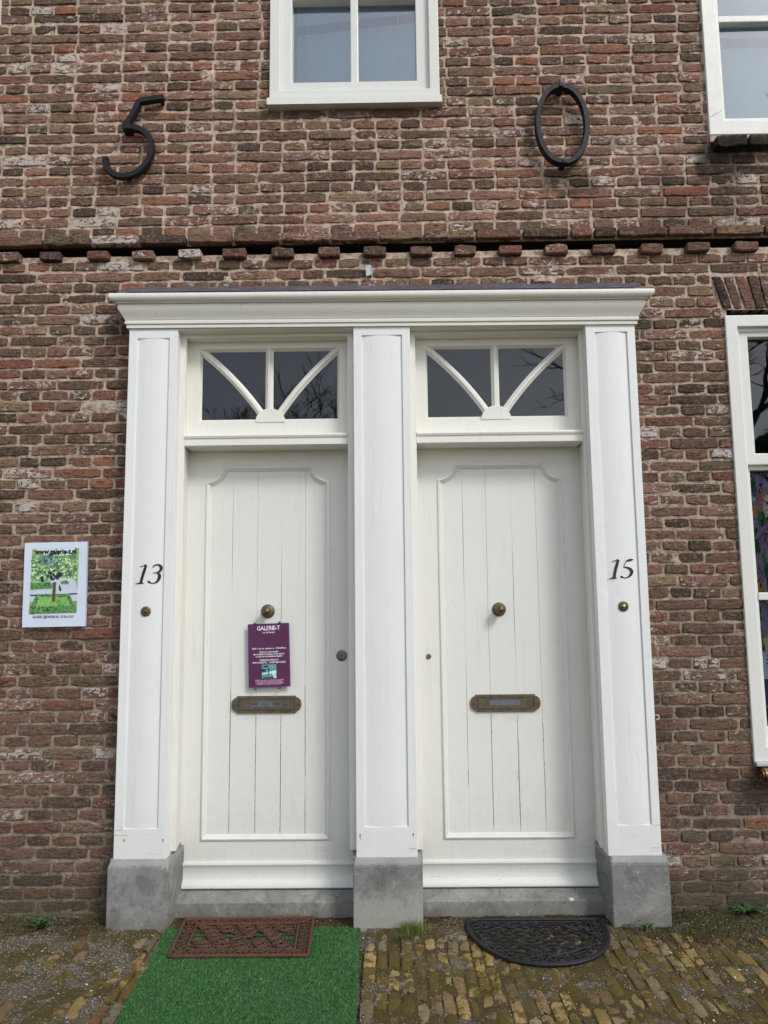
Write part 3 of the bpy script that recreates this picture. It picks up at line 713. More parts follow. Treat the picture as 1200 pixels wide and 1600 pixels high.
# ------------------------------------------------------------------ doors
def arc(cx, cz, r, a0, a1, n=9):
    return [(cx+r*math.cos(R(a0+(a1-a0)*i/n)), cz+r*math.sin(R(a0+(a1-a0)*i/n))) for i in range(n+1)]
def panel_path(x0, x1, z0, z1, rad, o=0.0):
    """counter-clockwise panel outline with scooped upper corners"""
    q = 0.010
    p = [(x0, z0), (x1, z0), (x1, z1-rad-q*0)]
    p += arc(x1+q*0.2, z1+q*0.2, rad, 262, 188)
    p += arc(x0-q*0.2, z1+q*0.2, rad, 352, 278)
    p += [(x0, z1-rad)]
    return p
YD = 0.112
def make_door(x0, x1, z1, px0, px1, joints, label, knob, lock, mail, hand):
    d = thing('front_door', label, 'door', ((x0+x1)/2, YD, 0.095))
    pz0, pz1 = 0.312, 2.106
    path = panel_path(px0, px1, pz0, pz1, 0.086)
    leaf = link('leaf_frame', prism(rect(x0, x1, 0.19, z1), [path], YD, YD+0.04), M['door_paint'], d)
    prof = [(-0.0045, 0.001), (-0.0045, -0.004), (-0.001, -0.008), (0.005, -0.009), (0.009, -0.006), (0.0105, -0.001), (0.012, 0.0005), (0.0145, 0.0), (0.017, 0.003), (0.0205, 0.008), (0.0225, 0.013)]
    link('panel_moulding', soften(sweep(path, prof, lambda a, b, h: (a, YD+h, b), True), 40), M['door_paint'], d)
    # planks, each cut to the scooped outline by sitting behind the leaf
    ed = [px0-0.004]+joints+[px1+0.004]
    for i in range(5):
        a, b = ed[i], ed[i+1]; off = random.uniform(-0.0007, 0.0007)
        bm = bmesh.new(); box(a+0.0003, b-0.0003, YD+0.0095+off, YD+0.03, pz0-0.01, pz1+0.005, bm=bm)
        es = [e for e in bm.edges if abs(e.verts[0].co.z-e.verts[1].co.z) > 0.5 and e.verts[0].co.y < YD+0.015]
        bmesh.ops.bevel(bm, geom=es, offset=0.0014, segments=1, affect='EDGES')
        # a faint wander so the joints are not ruler straight
        bmesh.ops.subdivide_edges(bm, edges=[e for e in bm.edges if abs(e.verts[0].co.z-e.verts[1].co.z) > 0.5], cuts=10)
        for v in bm.verts: v.co.x += 0.0006*math.sin(v.co.z*7+i)+0.0003*math.sin(v.co.z*31+i*2)
        link('plank', tomesh(bm), M['door_paint'], d)
    # weather board at the foot: nosing, flat, round bottom bead
    pr = [(YD+0.01, 0.216), (YD-0.006, 0.2155), (YD-0.014, 0.211), (YD-0.016, 0.203), (YD-0.012, 0.195), (YD-0.008, 0.190), (YD-0.009, 0.140), (YD-0.014, 0.132), (YD-0.024, 0.124), (YD-0.031, 0.112), (YD-0.031, 0.104), (YD-0.026, 0.099), (YD-0.012, 0.098), (YD+0.04, 0.099)]
    bm = bmesh.new(); A = [bm.verts.new((x0+0.002, y, z)) for y, z in pr]; B = [bm.verts.new((x1-0.002, y, z)) for y, z in pr]
    for i in range(len(pr)): bm.faces.new((A[i], A[(i+1) % len(pr)], B[(i+1) % len(pr)], B[i]))
    bm.faces.new(A); bm.faces.new(B); bmesh.ops.recalc_face_normals(bm, faces=bm.faces)
    link('weather_board', soften(tomesh(bm), 40), M['door_paint'], d)
    # knob
    kx, kz = knob; yk = YD+0.0095
    k = link('knob', lathe(kx, kz, yk, [(0.0, 0.0), (0.012, 0.006), (0.011, 0.022), (0.014, 0.030), (0.021, 0.037), (0.0245, 0.046), (0.0245, 0.054), (0.021, 0.063), (0.013, 0.069), (0.0105, 0.0705), (0.009, 0.073), (0.0, 0.0745)]), M['brass'], d)
    link('rose', lathe(kx, kz, yk, [(0.034, -0.001), (0.034, 0.003), (0.032, 0.006), (0.026, 0.007), (0.023, 0.011), (0.015, 0.013), (0.0, 0.013)]), M['brass_dark'], k)
    # letter box: plate with scalloped ends, raised rim, flap and a small sticker
    mx, mz = mail; W, H_ = 0.168, 0.0405
    out = []
    for sx in (1, -1):
        s = [(W-0.026, -H_), (W-0.024, -H_+0.007), (W-0.014, -H_+0.010), (W-0.005, -H_+0.018), (W, -0.010), (W, 0.010), (W-0.005, H_-0.018), (W-0.014, H_-0.010), (W-0.024, H_-0.007), (W-0.026, H_)]
        out += [(mx+sx*a, mz+sx*b) for a, b in s]
    lb = link('letter_box', prism(out, [rect(mx-0.136, mx+0.136, mz-0.026, mz+0.026)], yk-0.010, yk, bev=0.002), M['brass_dark'], d)
    link('flap', prism(rect(mx-0.1345, mx+0.1345, mz-0.0245, mz+0.0245), [], yk-0.0075, yk-0.001, bev=0.002), M['brass_dark'], lb)
    link('flap_lip', box(mx-0.134, mx+0.134, yk-0.0125, yk-0.006, mz-0.0265, mz-0.0215, 0.001), M['brass'], lb)
    link('sticker', box(mx-0.077, mx+0.072, yk-0.0084, yk-0.007, mz-0.011, mz+0.014), M['label'], lb)
    if hand == 'left':
        ms = [text('NEE', mx-0.058, yk-0.0087, mz+0.002, 0.021, bold=0.0005, ext=0.0001), text('NEE', mx+0.050, yk-0.0087, mz+0.002, 0.021, bold=0.0005, ext=0.0001)]
        for q in range(3): ms.append(text('geen reclamedruk' if q != 1 else 'geen huis-aan-huis', mx-0.006, yk-0.0087, mz+0.008-q*0.006, 0.0055, ext=0.0001))
        link('sticker_text', join(ms), M['label_text'], lb)
    for sx in (-1, 1): link('screw', lathe(mx+sx*0.152, mz, yk-0.010, [(0.005, 0), (0.0045, 0.0015), (0, 0.002)], 12), M['brass'], lb)
    # lock
    lx, lz, lr = lock
    l = link('lock', lathe(lx, lz, YD, [(lr, 0), (lr, 0.003), (lr*0.9, 0.0055), (lr*0.62, 0.006), (lr*0.58, 0.0045), (lr*0.5, 0.0045), (lr*0.46, 0.007), (0, 0.007)]), M['steel'], d)
    link('keyhole', join([lathe(lx, lz, YD-0.007, [(lr*0.13, 0), (0, 0.0006)], 10), box(lx-lr*0.05, lx+lr*0.05, YD-0.0076, YD-0.006, lz-lr*0.36, lz)]), M['hole'], l)
    return d
dl = make_door(-1.016, -0.196, 2.215, -0.918, -0.3125, [-0.7905, -0.6665, -0.5465, -0.4285], 'cream white panelled door number 13 hung with a purple notice board', (-0.612, 1.381), (-0.2500, 1.164, 0.0265), (-0.615, 0.935), 'left')
dr = make_door(0.112, 0.945, 2.215, 0.2335, 0.8425, [0.3515, 0.4665, 0.5930, 0.7140], 'cream white panelled door number 15 with bare knob and cracked lower planks', (0.5195, 1.3785), (0.1715, 1.156, 0.0125), (0.537, 0.9315), 'right')
# cracks in the paint along the plank joints
def crack(x, z0, z1, amp, d):
    n = int((z1-z0)/0.012); pts = [(x+random.gauss(0, amp), z0+(z1-z0)*i/n) for i in range(n+1)]
    wd = [0.0002+0.0012*max(0, random.gauss(0.1, 0.8)) for _ in pts]
    link('paint_crack', bar(pts, wd, YD+0.0084, YD+0.012), M['crack'], d)
for x, a, b, am in ((-0.7905, 0.34, 1.0, .0006), (-0.6665, 0.34, 0.88, .0009), (-0.5465, 0.34, 0.88, .0010), (-0.4285, 0.60, 1.02, .0006), (-0.4285, 0.33, 0.5, .0008)): crack(x, a, b, am, dl)
for x, a, b, am in ((0.3515, 0.55, 0.62, .0005), (0.4665, 0.36, 0.88, .0016), (0.5930, 0.36, 0.86, .0018), (0.7140, 0.40, 0.84, .0020)): crack(x, a, b, am, dr)

# ------------------------------------------------------------------ fanlights and transoms
def make_fan(a, b, gx0, gx1, cxm, label, hub):
    z0, zg0, zg1 = 2.235, 2.318, 2.684
    f = thing('fanlight', label, 'window', ((a+b)/2, 0.04, 2.18))
    xa, xb = a-0.012, b+0.012
    sash = link('sash', prism(rect(xa, xb, z0, ZO+0.004), [rect(gx0, gx1, zg0, zg1)], 0.038, 0.075, bev=0.003), M['frame_paint'], f)
    # putty fillet
    link('glazing_bead', soften(sweep(rect(gx0, gx1, zg0, zg1), [(-0.001, 0.042), (0.006, 0.052), (0.010, 0.057)], lambda p, q, h: (p, h, q), True), 30), M['frame_paint'], f)
    pr = lambda pts, wd: sweep(pts, [(-wd, 0.058), (-wd, 0.052), (-wd*0.45, 0.044), (-wd*0.32, 0.038), (wd*0.32, 0.038), (wd*0.45, 0.044), (wd, 0.052), (wd, 0.058)], lambda p, q, h: (p, h, q))
    link('glazing_bar', soften(pr([(cxm, zg0), (cxm, zg1+0.002)], 0.0195), 25), M['frame_paint'], f)
    hx = hub
    for s, gx in ((-1, gx0), (1, gx1)):
        p0 = np.array((gx-s*0.000, zg1-0.002)); p2 = np.array((hx+s*0.047, 2.355)); mid = (p0+p2)/2+np.array((s*-0.006, 0.014))*1.0
        mid = (p0+p2)/2+np.array((-s*0.024, 0.022))
        pts = [tuple((1-t)**2*p0+2*t*(1-t)*(mid*1.0)+t*t*p2) for t in np.linspace(0, 1, 14)]
        link('glazing_bar', soften(pr(pts, 0.0185), 25), M['frame_paint'], f)
    n = 20; pts = [(hx+0.074*math.cos(math.pi*i/n), 2.308+0.070*math.sin(math.pi*i/n)) for i in range(n+1)]
    link('hub', prism(pts, [], 0.0335, 0.058, bev=0.002), M['frame_paint'], f)
    hm = 2.36
    polys = [[(gx0, zg0), (hx, zg0), (hx-0.02, hm), (gx0, zg1)], [(gx0, zg1), (hx-0.02, hm), (cxm, hm), (cxm, zg1)], [(cxm, zg1), (cxm, hm), (hx+0.02, hm), (gx1, zg1)], [(gx1, zg1), (hx+0.02, hm), (hx, zg0), (gx1, zg0)]]
    for k, pl in enumerate(polys):
        me = bpy.data.meshes.new('pane'); g = random.gauss(0, 0.0012)
        me.from_pydata([(x, 0.0555+(x-cxm)*g*0.5+(z-2.5)*g, z) for x, z in pl], [], [tuple(range(4))]); link('pane', me, M['glass'], f)
    tb = thing('transom_bar', 'left' if False else label.replace('fanlight with', 'moulded white rail under the fanlight with'), 'rail', ((a+b)/2, 0, 2.18)) if False else None
    pr2 = [(0.06, 2.240), (-0.020, 2.2385), (-0.031, 2.234), (-0.0345, 2.226), (-0.031, 2.217), (-0.024, 2.2135), (-0.024, 2.2105), (-0.029, 2.209), (-0.030, 2.181), (-0.027, 2.179), (0.125, 2.179), (0.125, 2.240)]
    bm = bmesh.new(); A = [bm.verts.new((a+0.0005, y, z)) for y, z in pr2]; B = [bm.verts.new((b-0.0005, y, z)) for y, z in pr2]
    for i in range(len(pr2)): bm.faces.new((A[i], A[(i+1) % len(pr2)], B[(i+1) % len(pr2)], B[i]))
    bm.faces.new(A); bm.faces.new(B); bmesh.ops.recalc_face_normals(bm, faces=bm.faces)
    link('transom_rail', soften(tomesh(bm), 35), M['frame_paint'], f)
    return f
make_fan(-1.000, -0.2075, -0.9475, -0.2535, -0.6015, 'fanlight with fanned glazing bars above door 13, reflecting plain grey sky', -0.5945)
make_fan(0.125, 0.9275, 0.1775, 0.8735, 0.5225, 'fanlight with fanned glazing bars above door 15, reflecting tangled twigs', 0.5215)

# ------------------------------------------------------------------ windows
def pane(x0, x1, z0, z1, y, par, gm='glass'):
    me = bpy.data.meshes.new('pane'); g = random.gauss(0, 0.001)
    me.from_pydata([(x0, y, z0), (x1, y+g*0.3, z0), (x1, y+g, z1), (x0, y-g*0.3, z1)], [], [(0, 1, 2, 3)]); link('pane', me, M[gm], par)
def grid_sash(par, x0, x1, z0, z1, cols, rows, yf, yg, ms=0.020, gm='glass'):
    """sash ring with glass cells; cols/rows list the bar centres"""
    cx_ = [x0]+cols+[x1]; rz = [z0]+rows+[z1]
    for c in cols: link('glazing_bar', box(c-ms, c+ms, yf, yg+0.012, z0-0.002, z1+0.002, 0.005), M['window_paint'], par)
    for r in rows:
        for a, b in zip(cx_, cx_[1:]):
            aa = a+(ms-0.003 if a != x0 else -0.002); bb = b-(ms-0.003 if b != x1 else -0.002)
            link('glazing_bar', box(aa, bb, yf+0.001, yg+0.012, r-ms*0.9, r+ms*0.9, 0.005), M['window_paint'], par)
    for a, b in zip(cx_, cx_[1:]):
        for c, d in zip(rz, rz[1:]): pane(a+(ms if a != x0 else 0)-0.001, b-(ms if b != x1 else 0)+0.001, c+(ms*0.9 if c != z0 else 0)-0.001, d-(ms*0.9 if d != z1 else 0)+0.001, yg, par, gm)
# upper middle window
w1 = thing('sash_window', 'white window above the doors between the iron 5 and 0 with a pale blue blind', 'window', (-0.16, 0, 3.95))
link('frame', prism(rect(-0.602, 0.272, 3.985, 5.15), [rect(-0.550, 0.222, 4.035, 5.10)], -0.020, 0.10, bev=0.003), M['window_paint'], w1)
link('sash', prism(rect(-0.552, 0.224, 4.000, 5.12), [rect(-0.4905, 0.156, 4.096, 5.06)], 0.004, 0.075, bev=0.004), M['window_paint'], w1)
grid_sash(w1, -0.4905, 0.156, 4.096, 5.06, [-0.1655], [4.590], 0.010, 0.060, gm='glass_double')
sill = bmesh.new(); A = [(0.03, 3.992), (-0.022, 3.990), (-0.040, 3.984), (-0.042, 3.945), (0.02, 3.943)]
va = [sill.verts.new((-0.612, y, z)) for y, z in A]; vb = [sill.verts.new((0.282, y, z)) for y, z in A]
for i in range(5): sill.faces.new((va[i], va[(i+1) % 5], vb[(i+1) % 5], vb[i]))
sill.faces.new(va); sill.faces.new(vb); bmesh.ops.recalc_face_normals(sill, faces=sill.faces)
link('sill', tomesh(sill), M['window_paint'], w1)
for x, z in ((-0.40, 4.055), (-0.04, 4.062)): link('drain_hole', lathe(x, z-0.03, 0.004, [(0.0045, 0.0), (0.0, 0.0008)], 10), M['hole'], w1)
bl = link('blind', box(-0.500, 0.20, 0.088, 0.091, 4.02, 5.15), M['blind'], w1)
bd = bmesh.new(); vv = [bd.verts.new(p) for p in ((-0.500, 0.0872, 4.475), (0.2, 0.0872, 4.550), (0.2, 0.0872, 4.497), (-0.500, 0.0872, 4.422))]; bd.faces.new(vv)
me = tomesh(bd); link('blind_band', me, M['blind_band'], bl)
link('blind_edge', box(-0.50, -0.476, 0.0865, 0.0876, 4.02, 5.15), M['blind_band'], bl)
for x in (-0.418, 0.066): link('blind_cord', box(x-0.0018, x+0.0018, 0.083, 0.0855, 4.08, 5.1), M['cord'], bl)
# upper right window and upper left sliver
def upper_window(xo, xi, xg, zb, label, bmat, bandmat, band, flip=False):
    s = -1 if flip else 1
    X_ = lambda v: v if not flip else (2*xo - v) if False else v
    t = thing('sash_window', label, 'window', ((xo+xi)/2, 0, zb))
    return t
w2 = thing('sash_window', 'white window at the upper right corner with a very pale blue blind and mossy brick sill', 'window', (2.12, 0, 3.76))
link('frame', prism(rect(1.638, 2.64, 3.757, 5.15), [rect(1.712, 2.57, 3.832, 5.08)], -0.016, 0.09, bev=0.004), M['window_paint'], w2)
link('sash', prism(rect(1.700, 2.58, 3.82, 5.09), [rect(1.738, 2.54, 3.868, 5.04)], 0.020, 0.075, bev=0.004), M['window_paint'], w2)
grid_sash(w2, 1.738, 2.54, 3.868, 5.04, [2.14], [4.428], 0.022, 0.060, ms=0.020, gm='glass_right')
bl = link('blind', box(1.70, 2.60, 0.088, 0.091, 3.8, 5.15), M['blind_pale'], w2)
link('blind_band', box(1.70, 2.60, 0.086, 0.0875, 4.31, 4.365), M['blind_band_pale'], bl)
bd = bmesh.new()
crk = bar([(1.645, 3.852), (1.665, 3.866), (1.69, 3.876), (1.706, 3.892)], 0.0016, -0.0166, -0.015); link('paint_crack', crk, M['hole'], w2)
for i in range(6):
    x = 1.655+i*0.165
    m = block_mesh(x, x+0.153, 3.676, 3.732, -0.060+random.gauss(0, .004), 0.03, 500+i); o = link('sill_brick', m, M['brick'], w2); o.color = (0.035, 0.038, 0.018, 0.15)
link('sill_bed_joint', box(1.64, 2.66, -0.012, 0.03, 3.72, 3.76), M['mortar'], w2)  # mortar joint between the sill bricks and the frame
w4 = thing('sash_window', 'thin sliver of white window frame at the upper left edge of the wall', 'window', (-2.5, 0, 4.45))
link('frame', prism(rect(-2.97, -2.022, 4.445, 5.15), [rect(-2.90, -2.095, 4.53, 5.08)], -0.02, 0.09, bev=0.004), M['window_paint'], w4)
grid_sash(w4, -2.90, -2.095, 4.53, 5.08, [-2.50], [], 0.012, 0.060)
link('blind', box(-2.95, -2.05, 0.088, 0.091, 4.47, 5.15), M['blind_pale'], w4)
# ground floor windows: right one in view, its twin at the left just out of it
def floral():
    t = NT('painted_flowers_cloth'); x, y, z = t.sep()
    base = t.mix(t.noise(6, 3), srgb((120, 108, 150)), srgb((176, 162, 204)))
    d = t.noise(9, 3, 0.5, off=(2, 0, 5))
    cv = t.vor(13, stretch=(1.3, 0.001, 0.85), vec=None); sp = t.n('ShaderNodeSeparateColor'); t.put(sp.inputs[0], cv)
    f = t.ramp(sp.outputs[0], [(0.0, srgb((44, 96, 64))), (0.22, srgb((196, 150, 72))), (0.38, srgb((218, 206, 176))), (0.52, srgb((170, 54, 92))), (0.64, srgb((64, 130, 72))), (0.80, srgb((184, 128, 116))), (1.0, srgb((130, 116, 170)))], 'CONSTANT')
    dd = t.vor(13, out='Distance', stretch=(1.3, 0.001, 0.85)); petal = t.math('ADD', dd, t.remap(t.noise(60, 4, 0.6, stretch=(1, .001, 1)), .3, .7, -.2, .2))
    c = t.mix(t.step(petal, 0.52, 0.40), base, f)
    leaf = t.noise(16, 5, 0.6, 2.0, stretch=(1.6, .001, 0.8)); c = t.mix(t.step(leaf, 0.44, 0.40), c, srgb((24, 34, 34)))
    c = t.mix(t.step(t.noise(70, 4, .6, 1., stretch=(1, .001, .6)), 0.46, 0.38), c, t.mix(0.6, c, (0.01, 0.01, 0.015)))
    return t.done(c, 0.85)
M['floral'] = floral()
M['navy'] = simple('navy_print', srgb((40, 44, 104)), 0.5, 0, 0.05)
M['paper'] = simple('pale_paper', srgb((196, 206, 224)), 0.7, 0, 0.05)
def ground_window(sx, label, curtain):
    mx_ = lambda v: v if sx > 0 else (-0.388-v)          # mirror about the wall's mid line
    def rr(a, b, c, d): a, b = sorted((mx_(a), mx_(b))); return rect(a, b, c, d)
    def bb(a, b, *r): a, b = sorted((mx_(a), mx_(b))); return box(a, b, *r)
    t = thing('sash_window', label, 'window', (mx_(2.17), 0, 0.66))
    link('frame', prism(rr(1.654, 2.70, 0.672, 2.805), [rr(1.712, 2.642, 0.74, 2.748)], -0.012, 0.09, bev=0.004), M['window_paint'], t)
    link('frame_step', prism(rr(1.700, 2.652, 0.72, 2.758), [rr(1.728, 2.62, 0.76, 2.728)], 0.012, 0.09, bev=0.004), M['window_paint'], t)
    link('upper_sash', prism(rr(1.722, 2.63, 2.062, 2.742), [rr(1.772, 2.585, 2.118, 2.704)], 0.020, 0.075, bev=0.005), M['window_paint'], t)
    link('lower_sash', prism(rr(1.718, 2.63, 0.745, 2.070), [rr(1.752, 2.60, 0.82, 2.040)], 0.048, 0.085, bev=0.005), M['window_paint'], t)
    for (a, b, c, d, rows, yf, yg) in ((1.772, 2.585, 2.118, 2.704, [], 0.026, 0.060), (1.752, 2.60, 0.82, 2.040, [1.428], 0.040, 0.072)):
        a_, b_ = sorted((mx_(a), mx_(b))); grid_sash(t, a_, b_, c, d, [mx_(2.176)], rows, yf, yg)
    link('lead_apron', bb(1.655, 2.70, -0.03, 0.03, 0.655, 0.672, 0.003), M['zinc'], t)
    # brown glazed sill tiles with a round nose
    for i in range(6):
        x = 1.672+i*0.17; n = 8
        pr = [(0.03, 0.650)]+[(-0.03-0.030*math.sin(math.pi*k/n), 0.612+0.036*math.cos(math.pi*k/n)) for k in range(n+1)]+[(0.03, 0.572)]
        bm = bmesh.new(); A = [bm.verts.new((x+0.002, y, z)) for y, z in pr]; B = [bm.verts.new((x+0.162, y, z)) for y, z in pr]
        for k in range(len(pr)): bm.faces.new((A[k], A[(k+1) % len(pr)], B[(k+1) % len(pr)], B[k]))
        bm.faces.new(A); bm.faces.new(B); bmesh.ops.recalc_face_normals(bm, faces=bm.faces)
        es = [e for e in bm.edges if len(e.link_faces) == 2 and e.calc_face_angle(0) > 1.2]; bmesh.ops.bevel(bm, geom=es, offset=0.008, segments=2, affect='EDGES')
        m = soften(tomesh(bm), 60)
        if sx < 0: m.transform(Matrix.Translation((-0.388, 0, 0)) @ Matrix.Diagonal((-1, 1, 1, 1))); m.flip_normals()
        link('sill_tile', m, M['sill_tile'], t)
    # cloth painted with flowers hanging behind the lower panes
    a_, b_ = sorted((mx_(1.70), mx_(2.66))); V = []; F = []; n = 60
    for i in range(n+1):
        x = a_+(b_-a_)*i/n; y = 0.108+0.010*math.sin(x*38)+0.006*math.sin(x*83+1)
        V += [(x, y, 0.90), (x, y, 2.06)]
    for i in range(n): F.append((2*i, 2*i+2, 2*i+3, 2*i+1))
    link('flowered_cloth', fast_mesh(V, F), M['floral'], t, smooth=True)
    return t
t_ = NT('brown_glazed_tile'); n_ = t_.noise(18, 5, 0.6); M['sill_tile'] = t_.done(t_.mix(t_.step(n_, 0.42, 0.6), srgb((52, 34, 24)), srgb((132, 96, 52))), 0.32, t_.bump(n_, 0.3, 0.006))
w3 = ground_window(1, 'tall white window at the right edge with a painted flower cloth behind its panes', True)
w5 = ground_window(-1, 'white ground floor window left of the white door surround, only its arch end in view', True)
# notice standing behind the right window
np_ = thing('notice', 'small notice with white top and navy foot standing behind the right window pane', 'notice', (1.86, 0.095, 0.915))
link('paper', box(1.764, 1.96, 0.084, 0.086, 1.036, 1.162), M['paper'], np_)
link('navy_field', box(1.764, 1.96, 0.0838, 0.086, 0.915, 1.0355), M['navy'], np_)
link('print', join([text(s, 1.784, 0.0835, 1.145-0.017*i, 0.016, align='LEFT', bold=0.0006) for i, s in enumerate(('Te', 'w', 'w'))]), M['label_text'], np_)
link('symbol', text('>', 1.786, 0.0835, 0.985, 0.055, align='LEFT', bold=0.002), M['paper'], np_)

# ------------------------------------------------------------------ iron year numerals, hook
w5p = catmull([(-1.429, 3.672), (-1.428, 3.640), (-1.412, 3.606), (-1.372, 3.576), (-1.320, 3.570), (-1.266, 3.588), (-1.220, 3.636), (-1.199, 3.690), (-1.196, 3.734), (-1.210, 3.778), (-1.240, 3.811), (-1.283, 3.829), (-1.318, 3.833)], 5)
n5 = thing('iron_numeral', 'black wrought iron numeral 5 fixed to the brick wall, left of the upper window', 'numeral', (-1.3, -0.04, 3.56), 'wrought iron year numerals')
link('bar', soften(join([bar(w5p, 0.030, -0.052, -0.022)]), 40), M['iron'], n5)
link('bar', soften(bar([(-1.336, 3.826), (-1.318, 3.862), (-1.292, 3.905), (-1.268, 3.966), (-1.255, 3.975), (-1.19, 3.984), (-1.140, 3.990)], 0.030, -0.055, -0.025), 30), M['iron'], n5)
link('clamp', box(-1.342, -1.300, -0.064, 0.01, 3.812, 3.846, 0.004), M['iron'], n5)
link('pin', box(-1.165, -1.148, -0.03, 0.01, 3.984, 3.998, 0.003), M['iron'], n5)
link('pin', box(-1.322, -1.306, -0.03, 0.01, 3.566, 3.582, 0.003), M['iron'], n5)
link('pin', box(-1.435, -1.422, -0.03, 0.01, 3.642, 3.662, 0.003), M['iron'], n5)
n0 = thing('iron_numeral', 'black wrought iron oval numeral 0 fixed to the brick wall, right of the upper window', 'numeral', (0.885, -0.04, 3.58), 'wrought iron year numerals')
for s in (1, -1):
    pts = [(0.885+s*0.1235*math.sin(math.pi*i/20)**0.92 if 0 < i < 20 else 0.885, 3.804+0.205*math.cos(math.pi*i/20)) for i in range(21)]
    link('half_ring', soften(bar(pts, 0.0275, -0.066 if s < 0 else -0.062, -0.026), 30), M['iron'], n0)
link('clamp', box(0.872, 0.897, -0.070, 0.01, 3.998, 4.022, 0.004), M['iron'], n0)
link('clamp', box(0.873, 0.896, -0.070, 0.01, 3.586, 3.610, 0.004), M['iron'], n0)
hk = thing('bracket', 'small galvanised metal plate fixed on the bricks above the cornice', 'bracket', (-0.095, 0, 3.03))
link('plate', prism([(-0.113, 3.088), (-0.086, 3.088), (-0.086, 3.042), (-0.096, 3.034), (-0.113, 3.030)], [arc(-0.1035, 3.079, 0.0035, 0, -315, 7)], -0.022, -0.018), M['zinc'], hk)
link('flange', box(-0.088, -0.085, -0.022, 0.006, 3.036, 3.088), M['zinc'], hk)
solo('wire_hook', tubes([(catmull([(1.206, 0.0, 0.888), (1.208, -0.012, 0.884), (1.214, -0.02, 0.887), (1.222, -0.022, 0.885), (1.2245, -0.02, 0.876), (1.221, -0.018, 0.868), (1.214, -0.014, 0.866)], 4), 0.0022)], 6), M['cord'], 'tiny white curled wire hook on the bricks beside the right pilaster', 'hook')
solo('wire_hook', tubes([(catmull([(-1.279, 0.0, 0.823), (-1.277, -0.014, 0.820), (-1.270, -0.02, 0.822), (-1.268, -0.018, 0.816)], 4), 0.002)], 6), M['cord'], 'tiny white wire stub on the bricks beside the left pilaster', 'hook')

# ------------------------------------------------------------------ house numbers and bells
def glyph(strokes, x, z, s, y=-0.0905):
    """strokes = [(points (px, py down), widths)] in a sketch 100 units high"""
    ms = []
    for k, (pts, wd) in enumerate(strokes):
        P3 = catmull([(a, b, c*1.22) for (a, b), c in zip(pts, wd)], 6)
        ms.append(bar([(x+p[0]*s, z-p[1]*s) for p in P3], [max(0.3, p[2])*s for p in P3], y-0.0006-0.0001*k, y+0.001))
    return join(ms)
ONE = [([(57, 2), (50, 20), (38, 60), (31, 92)], [9, 12, 12, 11]), ([(24, 9), (40, 6), (56, 0)], [2.5, 3.5, 8]), ([(0, 98.5), (14, 97.5), (30, 95), (45, 97.5)], [1.5, 3.5, 9, 2])]
THREE = [([(90, 15), (100, 4), (116, -1), (131, 5), (137, 17), (131, 32), (112, 43)], [3, 5, 4.5, 9, 12, 9, 3]), ([(92, 43), (102, 42), (118, 43), (128, 55), (127, 70), (118, 86), (104, 96), (90, 98), (76, 93)], [1.5, 3, 5, 12, 12.5, 9, 5, 4, 6]), ([(70, 85), (72, 90), (80, 94)], [8, 10, 6])]
FIVE = [([(93, 12), (108, 5), (122, 2), (136, 0)], [3, 8, 9, 2]), ([(95, 12), (88, 27), (83, 41)], [2.5, 3.5, 3.5]), ([(83, 41), (98, 42), (115, 49), (124, 62), (119, 79), (105, 92), (88, 97), (72, 93)], [4, 7, 11, 13, 11, 6, 4, 6]), ([(66, 87), (69, 91), (77, 94)], [7, 8, 6])]
o = thing('house_number', 'black italic house number 13 painted on the left pilaster', 'house number', (-1.137, -0.09, 1.512))
link('digit', glyph(ONE, -1.1985, 1.6035, 0.00088), M['black_print'], o); link('digit', glyph(THREE, -1.1985, 1.6035, 0.00088), M['black_print'], o)
o = thing('house_number', 'black italic house number 15 painted on the right pilaster', 'house number', (1.06, -0.09, 1.512))
link('digit', glyph(ONE, 1.0010, 1.6035, 0.00088), M['black_print'], o); link('digit', glyph(FIVE, 1.0010, 1.6035, 0.00088), M['black_print'], o)
for x, z, lab, tip in ((-1.145, 1.3875, 'dark round brass doorbell on the left pilaster under the number 13', 'brass'), (1.064, 1.388, 'round brass doorbell with a bright button on the right pilaster under the number 15', 'brass_bright')):
    o = thing('doorbell', lab, 'doorbell', (x, -0.09, z))
    link('ring', lathe(x, z, -0.0898, [(0.0235, 0), (0.0235, 0.003), (0.021, 0.006), (0.014, 0.0075), (0.0125, 0.005), (0.0, 0.005)]), M['brass_dark'], o)
    link('button', lathe(x, z, -0.095, [(0.0085, 0), (0.0085, 0.004), (0.006, 0.006), (0, 0.0065)], 18), M[tip], o)

# ------------------------------------------------------------------ purple notice board on door 13
sx0, sx1, sz0, sz1 = -0.7005, -0.5015, 1.0200, 1.3210
sc = ((sx0+sx1)/2, (sz0+sz1)/2); SR = 1.6
def rotz(me, c, deg, y=0):
    me.transform(Matrix.Translation((c[0], y, c[1])) @ Matrix.Rotation(R(-deg), 4, 'Y') @ Matrix.Translation((-c[0], -y, -c[1]))); return me
ns = thing('notice_board', 'purple notice board headed GALERIE-T hanging on the door under its knob', 'sign', (sc[0], 0.10, sz0))
SY = 0.096
link('board', rotz(box(sx0, sx1, SY, SY+0.004, sz0, sz1, 0.001), sc, SR), M['purple'], ns)
link('board_edge', rotz(prism(rect(sx0-0.0012, sx1+0.0012, sz0-0.0012, sz1+0.0012), [rect(sx0+0.0025, sx1-0.004, sz0+0.002, sz1-0.0015)], SY-0.0006, SY+0.003), sc, SR), M['purple_edge'], ns)
k = 0.2/1164*80/80
Wd = sx1-sx0; Ht = sz1-sz0
fz = lambda f: sz1-Ht*f
link('heading', rotz(text('GALERIE-T', sc[0], SY-0.0009, fz(0.072), 0.0285, bold=0.0006, sx=0.84), sc, SR), M['text_white'], ns)
